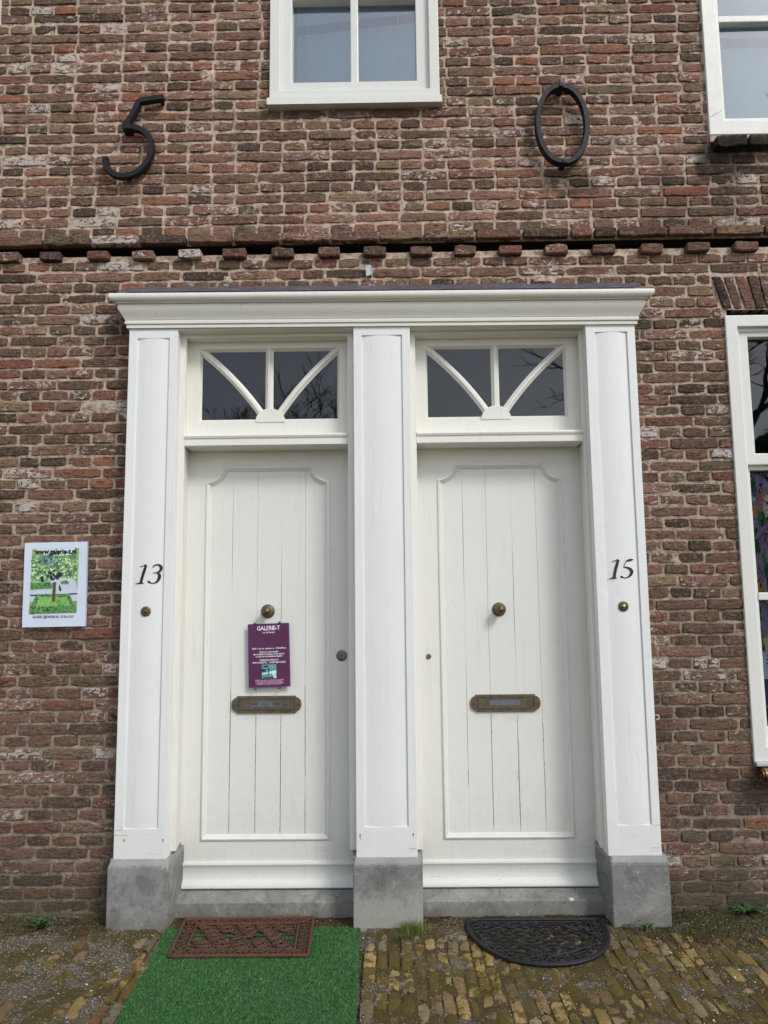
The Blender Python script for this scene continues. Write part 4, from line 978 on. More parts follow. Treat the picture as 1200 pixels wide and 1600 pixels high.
lines = [(0.138, 't.o. de Burcht', .0105, .060), (0.392, 'OPEN:  3 mei  t/m  september, zo.  11.00-16.00 uur', .0105, .165), (0.446, 'Tijdens de wintermaanden', .0105, .092), (0.482, 'zijn wij telefonisch bereikbaar om een afspraak', .0105, .150), (0.517, 'te maken voor een bezoek aan de galerie', .0105, .130), (0.577, 'INFORMATIE & AFSPRAAK VIA', .0105, .090), (0.615, 'WWW.GALERIE-T.NL    GALERIE-T@ONLINE.NL', .0105, .160)]
ms = []
for f_, s_, sz_, wid in lines:
    m = text(s_, 0, 0, 0, sz_, bold=0.00025); co = np.array([v.co[:] for v in m.vertices]); ww = co[:, 0].max()-co[:, 0].min()
    m.transform(Matrix.Translation((sc[0], SY-0.0008, fz(f_))) @ Matrix.Diagonal((wid/ww, 1, 1, 1))); ms.append(m)
link('lettering', rotz(join(ms), sc, SR), M['text_white'], ns)['kind'] = 'stuff'
ms = []
for f_, s_, sz_, wid in [(0.893, 'GALERIE-T is een galerie voor hedendaagse kunst en beelden', .0095, .142), (0.913, 'in de tuin. Entree gratis, ook op afspraak', .0095, .118), (0.934, 'Wij tonen beelden, glas en keramiek van kunstenaars', .0095, .138), (0.955, 'uit binnen- en buitenland in de beeldentuin', .0095, .118)]:
    m = text(s_, 0, 0, 0, sz_, bold=0.0002); co = np.array([v.co[:] for v in m.vertices]); ww = co[:, 0].max()-co[:, 0].min()
    m.transform(Matrix.Translation((sc[0], SY-0.0008, fz(f_))) @ Matrix.Diagonal((wid/ww, 1, 1, 1))); ms.append(m)
link('small_print', rotz(join(ms), sc, SR), M['text_pink'], ns)['kind'] = 'stuff'
# little garden picture
M['pic_teal'] = simple('teal_print', srgb((96, 150, 156)), 0.6, 0, 0.5, 160); M['pic_dark'] = simple('dark_teal_print', srgb((22, 52, 60)), 0.6); M['pic_pale'] = simple('pale_cyan_print', srgb((190, 222, 224)), 0.6)
pic = link('garden_picture', rotz(box(sc[0]-0.036, sc[0]+0.034, SY-0.0008, SY+0.001, fz(0.865), fz(0.645)), sc, SR), M['pic_teal'], ns)
pz = lambda f: fz(0.645+0.22*f)
link('picture_path', rotz(prism([(sc[0]-0.036, pz(.62)), (sc[0]-0.01, pz(.56)), (sc[0]+0.034, pz(.42)), (sc[0]+0.034, pz(1)), (sc[0]+0.022, pz(1)), (sc[0]+0.012, pz(.66)), (sc[0]-0.036, pz(.72))], [], SY-0.0011, SY-0.0009), sc, SR), M['pic_pale'], pic)
link('picture_dark', rotz(join([box(sc[0]-0.0045, sc[0]-0.001, SY-0.0014, SY-0.0011, pz(.82), pz(.36)), prism(arc(sc[0]-0.003, pz(.36), 0.0055, 0, -324, 9), [], SY-0.0014, SY-0.0011), box(sc[0]-0.030, sc[0]+0.022, SY-0.0014, SY-0.0011, pz(.97), pz(.90)), prism([(sc[0]-0.036, pz(.3)), (sc[0]-0.015, pz(.34)), (sc[0]-0.018, pz(.52)), (sc[0]-0.036, pz(.54))], [], SY-0.0014, SY-0.0011), prism([(sc[0]-0.028, pz(.10)), (sc[0]-0.004, pz(.08)), (sc[0]-0.008, pz(.22)), (sc[0]-0.026, pz(.2))], [], SY-0.0014, SY-0.0011)]), sc, SR), M['pic_dark'], pic)
for x, z in ((-0.672, 1.3215), (-0.551, 1.3265), (-0.668, 1.0120), (-0.548, 1.0150)):
    link('clip', join([lathe(x, z, SY+0.001, [(0.006, 0), (0.006, 0.004), (0.003, 0.007), (0, 0.0075)], 12), box(x-0.002, x+0.002, SY, 0.122, z-0.002, z+0.002)]), M['brass_dark'], ns)

# ------------------------------------------------------------------ white garden poster board on the wall
pc = (-1.607, 1.519)
pb = thing('poster_board', 'white board with a garden photograph on the bricks left of the doors', 'sign', (pc[0], -0.02, 1.317))
def P(fx, fz_):      # fraction of the board -> wall coordinates (slightly out of square like the real one)
    x0 = -1.7575+0.0045*fz_; return (x0+0.2995*fx, 1.7185-0.401*fz_+0.003*fx)
def poly(pts, y0, y1=None): return prism([P(*p) for p in pts], [], y0, y1 if y1 is not None else y0+0.0004)
link('board', prism([P(0, 0), P(1, 0), P(1, 1), P(0, 1)][::-1], [], -0.022, -0.004, back=True, bev=0.0015), M['board'], pb)
def leafy(name, a, b, c, sc_=70, dark=0.45):
    t = NT(name); n = t.noise(sc_, 6, 0.7, 0.8); n2 = t.noise(sc_*0.35, 4)
    col = t.ramp(n, [(0.30, a), (0.5, b), (0.68, c)]); col = t.mix(t.step(n2, 0.48, 0.36), col, tuple(v*dark for v in a))
    return t.done(col, 0.5)
M['ph_trees'] = leafy('printed_garden_foliage', srgb((72, 120, 80)), srgb((130, 172, 112)), srgb((206, 226, 178)), 60, 0.8)
M['ph_blue'] = leafy('printed_dark_blue_tree', srgb((44, 74, 84)), srgb((84, 120, 124)), srgb((146, 180, 168)), 120)
M['ph_lawn'] = leafy('printed_lawn', srgb((104, 160, 82)), srgb((126, 182, 98)), srgb((146, 198, 118)), 50, 0.8)
M['ph_hedge'] = leafy('printed_box_hedge', srgb((48, 92, 50)), srgb((88, 142, 76)), srgb((130, 176, 112)), 130)
M['ph_path'] = simple('printed_pale_path', srgb((196, 204, 218)), 0.5, 0, 0.08, 30)
M['ph_sky'] = simple('printed_pale_sky', srgb((208, 222, 226)), 0.5, 0, 0.08, 30)
M['ph_dark'] = simple('printed_near_black', srgb((26, 32, 38)), 0.5, 0, 0.5, 160)
M['ph_post'] = simple('printed_brown_post', srgb((88, 72, 36)), 0.5)
ph = link('photo', poly([(.125, .075), (.875, .070), (.862, .838), (.108, .845)][::-1], -0.0226, -0.021), M['ph_trees'], pb)
link('photo_sky', poly([(.17, .078), (.82, .073), (.76, .15), (.62, .165), (.5, .175), (.3, .14)][::-1], -0.0230), M['ph_sky'], ph)
def foliage(name, n, cols, region, smin, smax, y, seed):
    g = random.Random(seed)
    for ci, colr in enumerate(cols):
        mname = 'printed_leaf_'+name+'_'+str(ci)
        M[mname] = simple('printed_leaf_colour', srgb(colr), .5, 0, .15, 200); ms = []
        while len(ms) < n:
            u = g.random(); v = g.random()
            if not region(u, v): continue
            s_ = g.uniform(smin, smax); ms.append(prism([P(u+s_*math.cos(q*1.05+u*9)*g.uniform(.6, 1.2), v-s_*0.75*math.sin(q*1.05+u*9)*g.uniform(.6, 1.2)) for q in range(6)], [], y-0.00003*len(ms)/n-0.00004*ci, y+0.0003))
        link(name, join(ms), M[mname], ph)['kind'] = 'stuff'
foliage('photo_leaves', 60, [(44, 92, 60), (86, 138, 84), (120, 164, 96), (166, 196, 132), (204, 222, 176), (70, 116, 84)], lambda u, v: .13 < u < .86 and .16+.05*math.sin(u*9) < v < .44 and not (.36 < u < .66 and v > .40), .010, .030, -0.0232, 3)
foliage('photo_blue_leaves', 26, [(38, 74, 88), (70, 112, 122), (108, 150, 148)], lambda u, v: (u-.40)**2/.030+(v-.21)**2/.0030 < 1, .010, .024, -0.0236, 4)
link('photo_path', poly([(.113, .558), (.44, .55), (.44, .47), (.38, .44), (.60, .425), (.76, .43), (.835, .47), (.868, .56), (.865, .70), (.113, .70)][::-1], -0.0230), M['ph_path'], ph)
link('photo_hedge_back', poly([(.116, .475), (.40, .478), (.47, .49), (.46, .55), (.116, .56)][::-1], -0.0234), M['ph_hedge'], ph)
link('photo_shrub', poly([(.59, .478), (.64, .455), (.70, .458), (.735, .480), (.72, .503), (.61, .503)][::-1], -0.0234), M['ph_hedge'], ph)
link('photo_hedge', poly([(.215, .615), (.735, .612), (.862, .80), (.860, .838), (.108, .845), (.110, .79)][::-1], -0.0236), M['ph_hedge'], ph)
link('photo_lawn', poly([(.265, .648), (.685, .645), (.775, .755), (.20, .765)][::-1], -0.0239), M['ph_lawn'], ph)
link('photo_kerb', poly([(.118, .618), (.235, .616), (.225, .632), (.118, .634)][::-1], -0.0239), M['ph_dark'], ph)
link('photo_kerb', poly([(.74, .61), (.865, .608), (.865, .622), (.75, .626)][::-1], -0.0239), M['ph_dark'], ph)
link('photo_pot', poly([(.575, .50), (.60, .535), (.615, .575), (.585, .585), (.57, .55)][::-1], -0.0239), M['ph_dark'], ph)
link('photo_pot', poly([(.27, .405), (.32, .40), (.33, .465), (.285, .47)][::-1], -0.0239), M['ph_dark'], ph)
link('photo_post', poly([(.475, .475), (.527, .475), (.518, .705), (.468, .705)][::-1], -0.0246), M['ph_post'], ph)
bl_ = []
for i in range(26):
    a = random.uniform(0, 6.28); r = random.uniform(0, 1)**0.5; c0 = (.495+.085*r*math.cos(a)*1.25, .39+.055*r*math.sin(a))
    s_ = random.uniform(.012, .026); bl_.append(prism([P(c0[0]+s_*math.cos(q*1.05), c0[1]-s_*0.75*math.sin(q*1.05)) for q in range(6)], [], -0.0250-i*0.00002, -0.0247))
link('photo_ornament', join(bl_), M['ph_dark'], ph)
foliage('photo_hedge_leaves', 60, [(40, 84, 46), (72, 126, 66), (112, 164, 94)], lambda u, v: (.12+(.84-v)*.45 < u < .855-(.84-v)*.5 and .615 < v < .835) and not (.205+(.76-v)*.55 < u < .77-(.76-v)*.75 and .648 < v < .755) or (.12 < u < .45 and .485 < v < .55), .007, .018, -0.0241, 5)
m = text('www.galerie-t.nl', 0, 0, 0, 0.036, bold=0.0012); co = np.array([v.co[:] for v in m.vertices]); ww = co[:, 0].max()-co[:, 0].min()
q0 = P(.51, .112); m.transform(Matrix.Translation((q0[0], -0.0252, q0[1])) @ Matrix.Diagonal((0.198/ww, 1, 0.95, 1))); link('web_address', m, M['black_print'], pb)
m = text('GALERIE-T@ONLINE.NL  0118-611415', 0, 0, 0, 0.017, bold=0.0003); co = np.array([v.co[:] for v in m.vertices]); ww = co[:, 0].max()-co[:, 0].min()
q0 = P(.49, .882); m.transform(Matrix.Translation((q0[0], -0.0226, q0[1])) @ Matrix.Diagonal((0.196/ww, 1, 1.0, 1))); link('contact_line', m, M['label_text'], pb)

# ------------------------------------------------------------------ ground
def ground_mat():
    t = NT('mossy_gravelly_soil'); x, y, z = t.sep()
    cell = t.vor(210); sp = t.n('ShaderNodeSeparateColor'); t.put(sp.inputs[0], cell)
    grit = t.ramp(sp.outputs[0], [(0.0, srgb((84, 78, 68))), (0.35, srgb((112, 104, 90))), (0.6, srgb((138, 130, 114))), (0.85, srgb((104, 86, 60))), (0.97, srgb((184, 180, 170)))], 'CONSTANT')
    soil = t.mix(t.noise(70, 6, .7), srgb((44, 38, 26)), srgb((112, 94, 62)))
    moss = t.mix(t.noise(190, 4, .7), srgb((52, 48, 18)), srgb((110, 98, 46)))
    green = t.mix(t.noise(160, 4, .7), srgb((38, 50, 24)), srgb((84, 96, 52)))
    gz = t.math('ADD', t.noise(5.5, 5, 0.6), t.math('MULTIPLY', t.step(x, -0.9, -1.25), 0.16))
    gz = t.math('ADD', gz, t.math('MULTIPLY', t.step(t.math('ABSOLUTE', t.math('ADD', x, 0.12)), 0.06, 0.02), 0.1))
    c = t.mix(t.step(gz, 0.50, 0.58), soil, grit)
    mz = t.noise(7, 6, 0.65, off=(5, 3, 0)); c = t.mix(t.math('MULTIPLY', t.step(mz, 0.47, 0.55), 0.9), c, moss)
    near = t.math('ADD', y, t.remap(t.noise(9, 4), .3, .7, -.08, .08)); gg = t.math('MULTIPLY', t.step(near, -0.22, -0.05), t.step(x, 1.05, 1.3))
    c = t.mix(t.math('MULTIPLY', gg, 0.75), c, green)
    nr = t.bump(t.noise(110, 6, 0.75), 1.0, 0.012); nr = t.bump(t.vor(210, out='Distance'), 0.4, 0.003, nr)
    return t.done(c, 0.97, nr, spec=0.2)
M['ground'] = ground_mat()
gxs = np.concatenate([-np.geomspace(60, 2.4, 14), np.arange(-2.3, 2.3, 0.0095), np.geomspace(2.4, 60, 14)])
gys = np.concatenate([-np.geomspace(60, 1.5, 14), np.arange(-1.45, 0.2, 0.0095)])
GX, GY = np.meshgrid(gxs, gys, indexing='ij')
def ground_h(x, y):
    h = -0.0030+0.0034*noise_at(x, y, 0.11, 11)+0.0030*noise_at(x, y, 0.034, 12)+0.0016*noise_at(x, y, 0.014, 13)
    h = h+0.0045*np.clip((-x-0.95)/0.3, 0, 1)+0.003*np.clip((y+0.22)/0.1, 0, 1)
    h = h+0.030*np.clip((x-1.15)/0.3, 0, 1)*np.clip((y+0.30)/0.28, 0, 1)       # earth heaped against the wall at the right
    h = h+0.014*np.clip((-x-1.25)/0.2, 0, 1)*np.clip((y+0.2)/0.2, 0, 1)
    h = h-0.012*((x > -1.05) & (x < -0.13) & (y < -0.10))
    return h
GZ = ground_h(GX, GY); far = (np.abs(GX) > 2.35) | (GY < -1.48); GZ[far] = -0.008
nn = len(gys); I, J = np.meshgrid(np.arange(len(gxs)-1), np.arange(nn-1), indexing='ij'); I = I.ravel(); J = J.ravel()
me = fast_mesh(np.stack([GX.ravel(), GY.ravel(), GZ.ravel()], 1), np.stack([I*nn+J, (I+1)*nn+J, (I+1)*nn+J+1, I*nn+J+1], 1))
ground = link('ground', me, M['ground'], smooth=True); ground['kind'] = 'structure'
# yellow clinker pavers standing on edge, rows square to the wall
def paver_mat(name, src):
    t = NT(name)
    if src == 'object': oi = t.n('ShaderNodeObjectInfo'); col, alpha = oi.outputs['Color'], oi.outputs['Alpha']
    else: at = t.n('ShaderNodeAttribute'); at.attribute_name = 'tint'; col, alpha = at.outputs['Color'], at.outputs['Alpha']
    n1 = t.noise(45, 6, .68, .5); n2 = t.noise(200, 4, .7); n3 = t.noise(20, 6, .62, off=(1, 8, 2))
    c = t.mix(t.remap(n1, .3, .7, 0, .8), col, t.mix(.6, col, (0.05, 0.04, 0.025)))
    c = t.mix(t.step(n2, .44, .30), c, (0.03, 0.025, 0.015))
    mo = t.math('ADD', n3, t.math('MULTIPLY_ADD', alpha, 0.34, -0.17))
    c = t.mix(t.math('MULTIPLY', t.step(mo, 0.50, 0.60), 0.88), c, t.mix(n2, srgb((56, 50, 18)), srgb((114, 98, 46))))
    c = t.mix(t.step(t.noise(60, 6, .7, off=(4, 4, 4)), .62, .70), c, srgb((140, 130, 108)))
    nr = t.bump(n1, .9, .010); nr = t.bump(n2, .8, .005, nr)
    return t.done(c, .95, nr, spec=.2)
M['paver'] = paver_mat('yellow_clinker', 'object'); M['paver_rest'] = paver_mat('yellow_clinker_joined', 'attribute')
PM = []
for U_, V_, D_, F_ in LIB['p']:
    me = bpy.data.meshes.new('paver_top'); me.from_pydata([((u-0.5)*0.048, (v-0.5)*0.15, -d*1.1) for u, v, d in zip(U_, V_, D_)], [], F_)
    me.materials.append(M['paver']); soften(me, 40); PM.append(me)
PC = [((172, 150, 108), 6), ((152, 130, 96), 6), ((142, 128, 104), 5), ((158, 144, 122), 5), ((136, 104, 72), 2), ((174, 152, 98), 2.5), ((112, 98, 70), 3), ((122, 118, 108), 2)]
pw = np.array([c[1] for c in PC], float); pw /= pw.sum()
pav = []
pth = thing('clinker_paving', 'mossy pavement of narrow yellow clinker bricks in rows running square to the wall', 'pavement', (0.5, -0.6, 0))
pth['kind'] = 'structure'; del pth['category']
x = -2.4
while x < 2.4:
    wd = random.gauss(0.0425, 0.0028); y = -0.160-random.random()*0.10+ (0.02 if abs(x-0.0) < .2 else 0)
    if random.random() < 0.55: y = -0.165
    while y > -1.5:
        ln = random.gauss(0.150, 0.010) if random.random() < 0.85 else random.uniform(0.06, 0.1)
        if y-ln > -1.5 and not (-0.99 < x+wd/2 < -0.150 and y < -0.10) : pav.append((x, x+wd, y-ln, y))
        y -= ln+random.uniform(0.006, 0.012)
    x += wd+random.uniform(0.004, 0.008)
def pav_vis(a, b, c, d):
    dv = Vector(((a+b)/2, (c+d)/2+3.67, -1.4022)); dep = dv.dot(_f); px = dv.dot(_r)/dep*1200; py = -dv.dot(_u)/dep*1200
    return 0 if (abs(px) > 625 or py > 830) else (b-a)*(d-c)/dep**3
vis = sorted([(pav_vis(*p), i) for i, p in enumerate(pav)], reverse=True); one = set(i for s, i in vis[:300] if s > 0)
rV = []; rF = []; rC = []; nb = 0
for i, (a, b, c, d) in enumerate(pav):
    col = np.array(srgb(PC[rng.choice(len(PC), p=pw)][0]))*rng.normal(0.90, .13); cxp, cyp = (a+b)/2, (c+d)/2; col = col*np.array([1.08, 1.0, .84])
    cover = float(noise_at(cxp, cyp, 0.25, 21))
    left = max(0.0, min(1.0, (-cxp-0.95)/0.2))
    z = random.gauss(0.0022, 0.0024)+left*(0.0035 if random.random() < 0.4 else -0.007)-0.003*(cyp > -0.25)
    z += 0.018*max(0, min(1, (cxp-1.15)/.3))*max(0, min(1, (cyp+0.36)/.28)) - 0.008*max(0, min(1, (cxp-1.1)/.3))*max(0, min(1, (cyp+0.36)/.2))
    al = float(np.clip(0.62+0.5*cover+rng.normal(0, .3), 0, 1.1))
    rz = random.gauss(0, 0.018)+(0.03*left); tx, ty = random.gauss(0, 0.015), random.gauss(0, 0.02)
    if i in one:
        o = bpy.data.objects.new('paver', random.choice(PM)); COL.objects.link(o); o.parent = pth
        o.location = (cxp-0.5, cyp+0.6, z); o.scale = ((b-a)/0.048, (d-c)/0.15, 1); o.rotation_euler = (tx, ty, rz); o.color = (*np.clip(col, .01, .6), al)
    else:
        U_, V_, D_, F_ = random.choice(LIB['p']); v = np.stack([a+(b-a)*U_, c+(d-c)*V_, z-D_*1.1], 1)
        rV.append(v); rF.append(np.array(F_)+nb); nb += len(v); rC.append(np.tile((*np.clip(col, .01, .6), al), (len(v), 1)))
me = fast_mesh(np.concatenate(rV), np.concatenate(rF)); at = me.color_attributes.new('tint', 'FLOAT_COLOR', 'POINT'); at.data.foreach_set('color', np.concatenate(rC).astype(np.float32).ravel())
soften(me, 40); o = link('pavers', me, M['paver_rest'], pth); o['kind'] = 'stuff'
# loose grit and gravel
def scatter(n, fn, smin, smax, mat, name, flat=0.7, seed=5):
    g = np.random.default_rng(seed); V = []; F = []
    oct_ = np.array([(1, 0, 0), (-1, 0, 0), (0, 1, 0), (0, -1, 0), (0, 0, 1), (0, 0, -1)], float)
    of = np.array([(0, 2, 4), (2, 1, 4), (1, 3, 4), (3, 0, 4), (2, 0, 5), (1, 2, 5), (3, 1, 5), (0, 3, 5)])
    P_ = fn(n, g); n = len(P_)
    s = smin+(smax-smin)*g.random(n)**3
    for k in range(n):
        a = g.random()*6.28; ca, sa = math.cos(a), math.sin(a)
        v = oct_*np.array([s[k]*g.uniform(.8, 1.5), s[k]*g.uniform(.6, 1), s[k]*flat])+g.normal(0, s[k]*.18, (6, 3))
        v = np.stack([v[:, 0]*ca-v[:, 1]*sa, v[:, 0]*sa+v[:, 1]*ca, v[:, 2]], 1)+P_[k]
        V.append(v); F.append(of+6*k)
    me = fast_mesh(np.concatenate(V), np.concatenate(F)); o = link(name, me, mat); o['kind'] = 'stuff'; return o
def inturf(x, y): return (x > -1.0) & (x < -0.15) & (y < -0.095)
def spread(n, g):
    x = g.uniform(-1.9, 1.9, n); y = -0.02-0.98*g.random(n)
    dens = 0.26+0.9*np.clip((-x-0.98)/0.1, 0, 1)*(noise_at(x, y, .16, 31) > -.3)+0.75*((np.abs(x+0.12) < .035) & (y < -.25))+0.45*(y > -0.17)+0.35*(noise_at(x, y, .3, 33) > .35)
    k = (g.random(n) < dens) & ~inturf(x, y); x, y = x[k], y[k]
    return np.stack([x, y, ground_h(x, y)+0.0012], 1)
def grit_mat(name, stops):
    t = NT(name); v = t.vor(260); sp = t.n('ShaderNodeSeparateColor'); t.put(sp.inputs[0], v)
    return t.done(t.ramp(sp.outputs[1], stops, 'CONSTANT'), .9)
M['grit'] = grit_mat('mixed_grey_grit', [(0, srgb((92, 88, 78))), (.25, srgb((130, 124, 112))), (.5, srgb((116, 100, 76))), (.7, srgb((156, 152, 142))), (.9, srgb((190, 186, 176)))])
M['shell'] = simple('white_shell_chips', srgb((214, 210, 200)), .8)
scatter(38000, spread, 0.0011, 0.0042, M['grit'], 'gravel', seed=5)
def chips(n, g):
    x = g.uniform(-1.8, 1.8, n); y = -0.03-0.95*g.random(n)
    k = (g.random(n) < 0.35+0.65*(x > 0.85)+0.3*(x < -1)) & ~((x > -1.0) & (x < -0.15) & (y < -0.095) & (g.random(n) > 0.25)); x, y = x[k], y[k]
    z = np.where(inturf(x, y), 0.004, np.maximum(ground_h(x, y), -0.001)+0.002)
    return np.stack([x, y, z], 1)
scatter(420, chips, 0.0012, 0.0060, M['shell'], 'shell_chips', 0.45, 6)
# leaf litter and dirt gathered under the thresholds and along the plinths
def litter(n, g):
    x = g.uniform(-1.30, 1.30, n); y = 0.0-0.10*g.random(n)**1.6; x2 = g.uniform(1.0, 1.8, n//2); y2 = -0.02-0.28*g.random(n//2)**1.3; x3 = g.uniform(-1.9, -1.25, n//3); y3 = -.02-.16*g.random(n//3)
    x = np.concatenate([x, x2, x3]); y = np.concatenate([y, y2, y3])
    return np.stack([x, y, ground_h(x, y)+0.003], 1)
M['litter'] = grit_mat('brown_leaf_litter', [(0, srgb((46, 34, 22))), (.3, srgb((78, 56, 34))), (.6, srgb((58, 50, 34))), (.85, srgb((112, 88, 60)))])
scatter(5200, litter, 0.002, 0.0065, M['litter'], 'leaf_litter', 0.3, 8)

# moss and weeds
def blades(spots, mat, name, kind=None, seed=1):
    """spots: x, y, z, height, width, lean"""
    g = np.random.default_rng(seed); V = []; F = []
    for k, (x, y, z, h, wd, lean) in enumerate(spots):
        a = g.random()*6.28; dx, dy = math.cos(a), math.sin(a); b = a+g.normal(0, .8)+1.57; lx, ly = math.cos(b)*lean, math.sin(b)*lean
        V += [(x-dx*wd, y-dy*wd, z), (x+dx*wd, y+dy*wd, z), (x+dx*wd*.7+lx*.45, y+dy*wd*.7+ly*.45, z+h*.6), (x-dx*wd*.7+lx*.45, y-dy*wd*.7+ly*.45, z+h*.6), (x+lx, y+ly, z+h), (x+lx+dx*wd*.1, y+ly, z+h)]
        F += [(6*k, 6*k+1, 6*k+2, 6*k+3), (6*k+3, 6*k+2, 6*k+5, 6*k+4)]
    return fast_mesh(V, F)
def leafmat(name, a, b, trans=0.0):
    t = NT(name); n = t.noise(120, 3); return t.done(t.mix(n, a, b), .6)
M['moss_blade'] = leafmat('dull_green_moss', srgb((40, 52, 22)), srgb((92, 100, 48)))
M['weed'] = leafmat('fresh_weed_green', srgb((30, 58, 28)), srgb((62, 98, 50)))
M['grass'] = leafmat('grass_green', srgb((60, 84, 28)), srgb((128, 140, 62)))
g = np.random.default_rng(77)
xx = g.uniform(1.12, 1.85, 9000); yy = -0.01-0.30*g.random(9000)**1.2; k_ = noise_at(xx, yy, .09, 41) > -0.15; xx, yy = xx[k_], yy[k_]
xa = g.uniform(-1.9, -1.25, 2500); ya = -0.02-0.16*g.random(2500); k_ = noise_at(xa, ya, .08, 42) > .1
xx = np.concatenate([xx, xa[k_]]); yy = np.concatenate([yy, ya[k_]]); hh = ground_h(xx, yy)
o = link('moss', blades([(x, y, z-0.002, g.uniform(.004, .011), .0016, g.uniform(.002, .009)) for x, y, z in zip(xx, yy, hh)], M['moss_blade'], 'moss'), M['moss_blade']); o['kind'] = 'stuff'
def rosette(x, y, r, n, label, seed, mat='weed', up=0.5):
    g = np.random.default_rng(seed); V = []; F = []
    for k in range(n):
        a = k*2.4+g.normal(0, .2); L_ = r*g.uniform(.55, 1.1); wd = L_*0.13; z0 = float(ground_h(np.array(x), np.array(y))); rise = L_*up*g.uniform(.3, 1.2)
        m = 7; b = len(V); ca, sa = math.cos(a), math.sin(a)
        for i in range(m):
            t = i/(m-1); ww = wd*(math.sin(math.pi*min(1, t*1.0+.08))**.8)*(1+0.35*(i % 2)); rr_ = L_*t; zz = z0+0.003+rise*math.sin(t*2.2)
            for s in (-1, 1): V.append((x+ca*rr_-sa*ww*s, y+sa*rr_+ca*ww*s, zz+abs(ww)*.4))
        for i in range(m-1): F.append((b+2*i, b+2*i+1, b+2*i+3, b+2*i+2))
    return solo('weed', fast_mesh(V, F), M[mat], label, 'weed', smooth=False)
rosette(-1.555, -0.130, 0.075, 16, 'bright green leafy weed rooted at the foot of the wall, far left', 3, up=0.7)
rosette(1.00, -0.135, 0.030, 8, 'tiny green weed at the foot of the right stone plinth', 4)
rosette(1.085, -0.145, 0.042, 10, 'small dark green weed at the right corner of the right stone plinth', 5, up=.7)
rosette(1.56, -0.06, 0.085, 14, 'low spreading green weed against the wall, far right', 6, up=.5)
rosette(-1.035, -0.005, 0.03, 5, 'tiny dark weed in the corner by the left threshold', 9, up=.9)
gs = [(0.068+g.normal(0, .030), -0.140+g.normal(0, .012), -0.003, abs(g.normal(.028, .016)), .0012, g.uniform(.005, .022)) for _ in range(420)]
solo('grass_tuft', blades(gs, M['grass'], 'g', seed=3), M['grass'], 'tuft of grass at the foot of the middle stone plinth', 'grass')
gs = [(0.02+g.normal(0, .030), -0.215+g.normal(0, .014), -0.003, abs(g.normal(.008, .004)), .0014, g.uniform(.003, .01)) for _ in range(300)]
o = solo('moss_patch', blades(gs, M['moss_blade'], 'g', seed=4), M['moss_blade'], 'grey green moss clump between the clinkers in front of the middle plinth', 'moss')

# ------------------------------------------------------------------ artificial turf
tm = thing('turf_mat', 'strip of green artificial grass laid on the pavement before door 13', 'mat', (-0.57, -0.6, 0))
def turf_mat_(name, k):
    t = NT(name); n = t.noise(90, 5, .7); n2 = t.noise(7, 4); c = t.mix(n, tuple(v*k for v in srgb((24, 72, 34))), tuple(v*k for v in srgb((48, 122, 58))))
    c = t.mix(t.step(n2, .40, .62), c, tuple(v*k for v in srgb((66, 112, 62)))) if False else c
    return t.done(c, .55, t.bump(n, .8, .005))
M['turf_base'] = turf_mat_('turf_backing', .5)
def tl(y): return -1.012+(-0.10-y)*0.065      # left edge
def tr_(y): return -0.157+(-0.10-y)*0.016
ny = 40; V = []; F = []
ys_ = np.linspace(-0.10, -1.45, ny)
for y in ys_:
    wob = 0.0015*math.sin(y*60)
    for q in np.linspace(0, 1, 24): V.append((tl(y)+wob+(tr_(y)-tl(y))*q, y, 0.0012+0.0012*math.sin(q*9+y*7)))
for i in range(ny-1):
    for j in range(23): F.append((i*24+j, i*24+j+1, (i+1)*24+j+1, (i+1)*24+j))
link('backing', fast_mesh(V, F), M['turf_base'], tm, smooth=True)
N = 120000; g = np.random.default_rng(12); yb = -0.102-1.0*g.random(N); ub = g.random(N); xb = tl(yb)+(tr_(yb)-tl(yb))*ub+g.normal(0, .0012, N)
a = g.random(N)*6.283; wd = g.uniform(.0007, .0015, N); h = g.uniform(.004, .009, N); ln_ = g.uniform(.001, .007, N); b = g.random(N)*6.283
zb = np.full(N, 0.001)+0.0015*noise_at(xb, yb, .05, 51)
mat_foot = (xb > -0.97) & (xb < -0.36) & (yb > -0.40); h = np.where(mat_foot, h*.5, h)
V = np.stack([np.stack([xb-np.cos(a)*wd, yb-np.sin(a)*wd, zb], 1), np.stack([xb+np.cos(a)*wd, yb+np.sin(a)*wd, zb], 1), np.stack([xb+np.cos(b)*ln_, yb+np.sin(b)*ln_, zb+h], 1)], 1).reshape(-1, 3)
me = fast_mesh(V, np.arange(3*N).reshape(-1, 3))
def blade_mat():
    t = NT('turf_blades'); oi = t.noise(500, 2, .6); n2 = t.noise(8, 5, .6, off=(2, 2, 0)); n3 = t.noise(45, 4)
    c = t.mix(t.remap(oi, .3, .7, 0, 1), srgb((38, 86, 38)), srgb((94, 152, 78)))
    c = t.mix(t.math('MULTIPLY', t.step(n2, .46, .64), .35), c, srgb((96, 128, 84)))
    c = t.mix(t.step(n3, .5, .35), c, t.mix(.5, c, (0.012, 0.05, 0.018)))
    return t.done(c, .45)
M['turf_blade'] = blade_mat()
o = link('pile', me, M['turf_blade'], tm); o['kind'] = 'stuff'

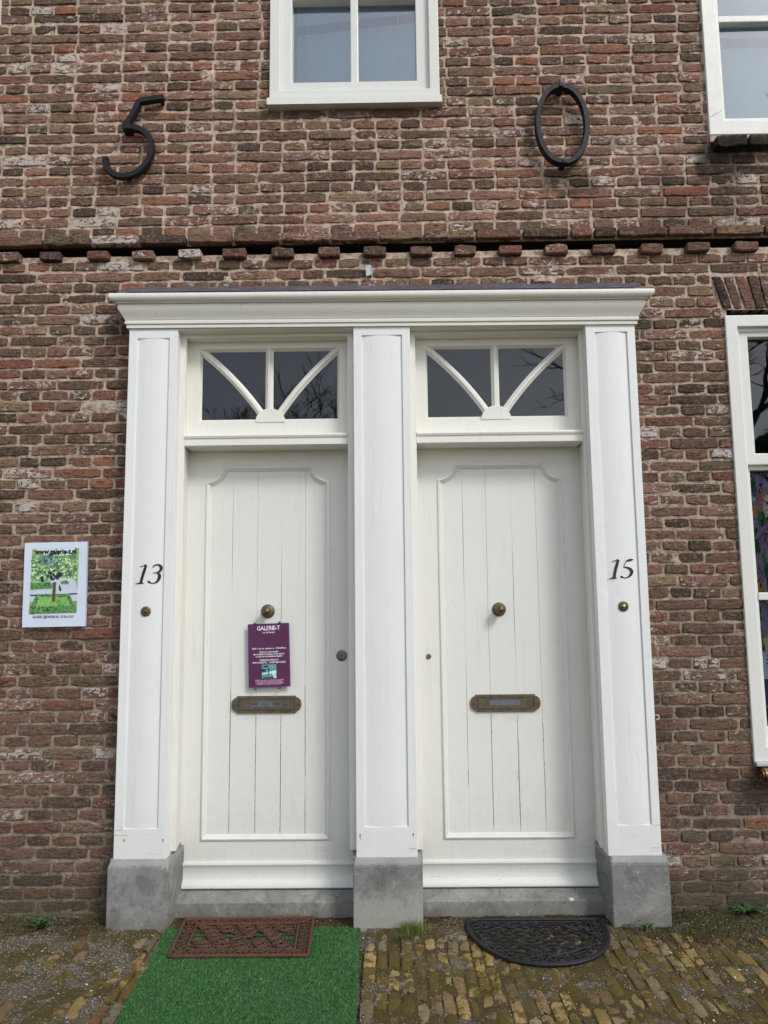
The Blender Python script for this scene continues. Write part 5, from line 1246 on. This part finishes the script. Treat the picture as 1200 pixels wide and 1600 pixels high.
# ------------------------------------------------------------------ rubber door mats
def spiral(cx, cy, r, turns, a0, sgn, n=22, z=0.009):
    return [(cx+r*(1-t*.72)*math.cos(a0+sgn*t*turns*6.283), cy+r*(1-t*.72)*math.sin(a0+sgn*t*turns*6.283), z) for t in np.linspace(0, 1, n)]
M['rubber_brown'] = simple('brown_coco_rubber', srgb((84, 54, 42)), .9, 0, .4, 160, .6)
M['rubber_black'] = simple('black_rubber', srgb((17, 18, 24)), .6, 0, .3, 120, .4)
MZ = 0.011
bmw = thing('door_mat', 'brown rectangular openwork rubber door mat lying on the green artificial grass', 'door mat', (-0.65, -0.21, 0))
c0 = [(-0.957, -0.025), (-0.367, -0.013), (-0.349, -0.402), (-0.925, -0.403)]
def B(u, v):  # u along, v toward camera
    a_, b_, c_, d_ = [np.array(p) for p in c0]; p = (1-u)*(1-v)*a_+u*(1-v)*b_+u*v*c_+(1-u)*v*d_; return (p[0], p[1])
def loop(u0, u1, v0, v1, n=14):
    p = [(u0+(u1-u0)*i/n, v0) for i in range(n)]+[(u1, v0+(v1-v0)*i/n) for i in range(n)]+[(u1-(u1-u0)*i/n, v1) for i in range(n)]+[(u0, v1-(v1-v0)*i/n) for i in range(n)]
    return [(*B(*q), MZ) for q in p]
link('rim', tubes([(loop(.012, .988, .018, .982), .0075, True), (loop(.115, .885, .17, .83), .0048, True)], 6), M['rubber_brown'], bmw, smooth=True)
L_ = []
for cu in ((0.012, .018, .115, .17), (.988, .018, .885, .17), (.988, .982, .885, .83), (.012, .982, .115, .83)): L_.append(([(*B(cu[0], cu[1]), MZ), (*B(cu[2], cu[3]), MZ)], .0045))
def sp(u, v, r, a0, sg, tr=1.4, th=.0032): cx_, cy_ = B(u, v); L_.append((spiral(cx_, cy_, r, tr, a0, sg, z=MZ-.001), th))
for i in range(15):
    u = .10+.8*i/14
    for v, ph in ((.095, 0), (.905, 3.14)): sp(u, v, .021, ph+(i % 2)*3.14, 1 if i % 2 else -1)
for i in range(7):
    v = .12+.76*i/6
    for u, ph in ((.063, 1.57), (.937, -1.57)): sp(u, v, .021, ph+(i % 2)*3.14, 1 if i % 2 else -1)
for (u, v) in ((.22, .30), (.36, .30), (.64, .30), (.78, .30), (.22, .70), (.36, .70), (.64, .70), (.78, .70), (.5, .27), (.5, .73), (.29, .5), (.71, .5)):
    for k in range(2): sp(u, v, .034, k*3.14+u*9, 1 if u < .5 else -1, 1.2, .0042)
    sp(u+.05, v+.07, .02, u*5, -1, 1.3); sp(u-.05, v-.07, .02, u*7, 1, 1.3)
for i in range(8):
    a = i*math.pi/4; cx_, cy_ = B(.5, .5); L_.append(([(cx_+.012*math.cos(a), cy_+.010*math.sin(a), MZ), (cx_+.04*math.cos(a+.3), cy_+.028*math.sin(a+.3), MZ+.001), (cx_+.062*math.cos(a), cy_+.045*math.sin(a), MZ)], .0045))
link('scrollwork', tubes(L_, 5), M['rubber_brown'], bmw, smooth=True)
net = []
for i in range(13):
    u = .03+.94*i/12; net.append(([(*B(u, .03), MZ-.004), (*B(min(.97, u+.1), .5), MZ-.004), (*B(u, .97), MZ-.004)], .0028))
for i in range(8):
    v = .06+.88*i/7; net.append(([(*B(.02, v), MZ-.004), (*B(.5, min(.97, v+.05)), MZ-.004), (*B(.98, v), MZ-.004)], .0028))
link('netting', tubes(net, 4), M['rubber_brown'], bmw, smooth=True)

hm = thing('door_mat', 'black half-round openwork rubber door mat lying on the clinkers before door 15', 'door mat', (0.61, -0.2, 0))
outl = catmull([(.3205, -.050), (.3105, -.130), (.318, -.215), (.345, -.305), (.392, -.385), (.455, -.448), (.535, -.480), (.615, -.488), (.695, -.474), (.775, -.432), (.838, -.362), (.882, -.270), (.903, -.170), (.905, -.100), (.902, -.058)], 4)
HZ = 0.010
oc = np.array((.612, -.06))
def inset(k): return [tuple((oc+(p-oc)*k))+(HZ,) for p in outl]
ring = [(p[0], p[1], HZ) for p in outl]
L_ = [(ring+[(x, -.054, HZ) for x in np.linspace(.86, .36, 8)], .0075, True), (inset(.965), .0045), (inset(.80), .0042)]
L_.append(([(x, -.080, HZ) for x in np.linspace(.35, .875, 8)], .004))
link('rim', tubes(L_, 6), M['rubber_black'], hm, smooth=True)
L_ = []
def inside(x, y, k=.93):
    q = (np.array((x, y))-oc)/k+oc; px_ = [p[0] for p in outl]; py_ = [p[1] for p in outl]; c = False; n = len(px_); j = n-1
    for i in range(n):
        if (py_[i] > q[1]) != (py_[j] > q[1]) and q[0] < (px_[j]-px_[i])*(q[1]-py_[i])/(py_[j]-py_[i])+px_[i]: c = not c
        j = i
    return c
r2 = random.Random(4)
for i, p in enumerate(outl[::2]):
    q = oc+(p-oc)*.885
    if q[1] > -.075: continue
    L_.append((spiral(q[0], q[1], .024, 1.3, i*.7, 1 if i % 2 else -1, z=HZ), .0038))
for i in range(9):
    for j in range(5):
        x = .38+i*.060+(j % 2)*.030; y = -.115-j*.068
        if inside(x, y, .80):
            for k in range(2): L_.append((spiral(x, y, r2.uniform(.026, .036), 1.0, k*3.1+i+j*2, 1 if (i+j) % 2 else -1, n=16, z=HZ+r2.uniform(-.001, .001)), .0036))
for i in range(34):
    x = r2.uniform(.33, .89); y = r2.uniform(-.46, -.07)
    if inside(x, y, .9):
        a = r2.uniform(0, 3.14); l = r2.uniform(.012, .028)
        L_.append(([(x-l*math.cos(a), y-l*math.sin(a), HZ-.003), (x+.004, y+.003, HZ-.001), (x+l*math.cos(a), y+l*math.sin(a), HZ-.003)], .0034))
link('scrollwork', tubes(L_, 5), M['rubber_black'], hm, smooth=True)

# ------------------------------------------------------------------ trees across the street, seen only in the glass
M['bark'] = simple('dark_bark', (0.030, 0.024, 0.020), .9, 0, .3, 8)
def tree(x, y, h, seed, label, depth=6, lean=0.0, name='bare_tree'):
    r = random.Random(seed); lines = []; tw = []
    def grow(p, d, L, rad, lev):
        pts = [p]; q = Vector(p); dd = Vector(d)
        for i in range(4):
            dd = (dd+Vector((r.gauss(0, .12), r.gauss(0, .12), r.gauss(.02, .08)))).normalized(); q = q+dd*(L/4); pts.append(q.copy())
        (lines if lev < 2 else tw).append((pts, [rad*(1-.14*i) for i in range(5)]))
        if lev >= depth: return
        for k in range(2 if lev < 1 else 3):
            nd = (dd+Vector((r.gauss(0, .55), r.gauss(0, .55), r.gauss(.12, .35)))).normalized()
            grow(pts[r.choice((2, 3, 4))] if k else pts[4], nd, L*r.uniform(.62, .82), max(.011, rad*.58), lev+1)
    t = thing(name, label, 'tree', (x, y, 0)); grow(Vector((x, y, -.1)), Vector((lean, 0, 1)).normalized(), h*.33, h*.022, 0)
    link('trunk', tubes(lines, 6), M['bark'], t, smooth=True); link('twigs', tubes(tw, 3), M['bark'], t)['kind'] = 'stuff'
tree(-6.6, -18, 9.8, 3, 'bare tree across the street, mirrored in the lower left of the fanlight over door 13', 7)
tree(4.4, -16, 11.5, 8, 'bare spreading tree across the street, mirrored in the fanlight over door 15', 7)
tree(8.6, -15, 11.5, 12, 'bare tree across the street, mirrored in the top of the tall right window', 6)
# dark evergreen and a pale roofed house beside it
M['evergreen'] = leafmat('dark_evergreen', (0.012, 0.016, 0.009), (0.03, 0.038, 0.02))
g = np.random.default_rng(5); N = 9000; u = g.normal(0, 1, (N, 3)); u /= np.linalg.norm(u, axis=1)[:, None]; rr = g.random(N)**.25
cpos = u*np.array([2.6, 2.2, 2.7])*rr[:, None]+np.array([11.0, -15.5, 3.4])+0.5*np.stack([noise_at(u[:, 0]*3, u[:, 2]*3, .7, 1)]*3, 1)
V = (cpos[:, None, :]+g.normal(0, .12, (N, 3, 3))).reshape(-1, 3)
et = thing('evergreen_tree', 'dense dark evergreen across the street, mirrored in the top of the tall right window', 'tree', (11.0, -15.5, 0))
link('crown', fast_mesh(V, np.arange(3*N).reshape(-1, 3)), M['evergreen'], et)
link('trunk', tubes([([(11.0, -15.5, -.1), (11.0, -15.5, 2.5)], [.2, .12])], 8), M['bark'], et, smooth=True)
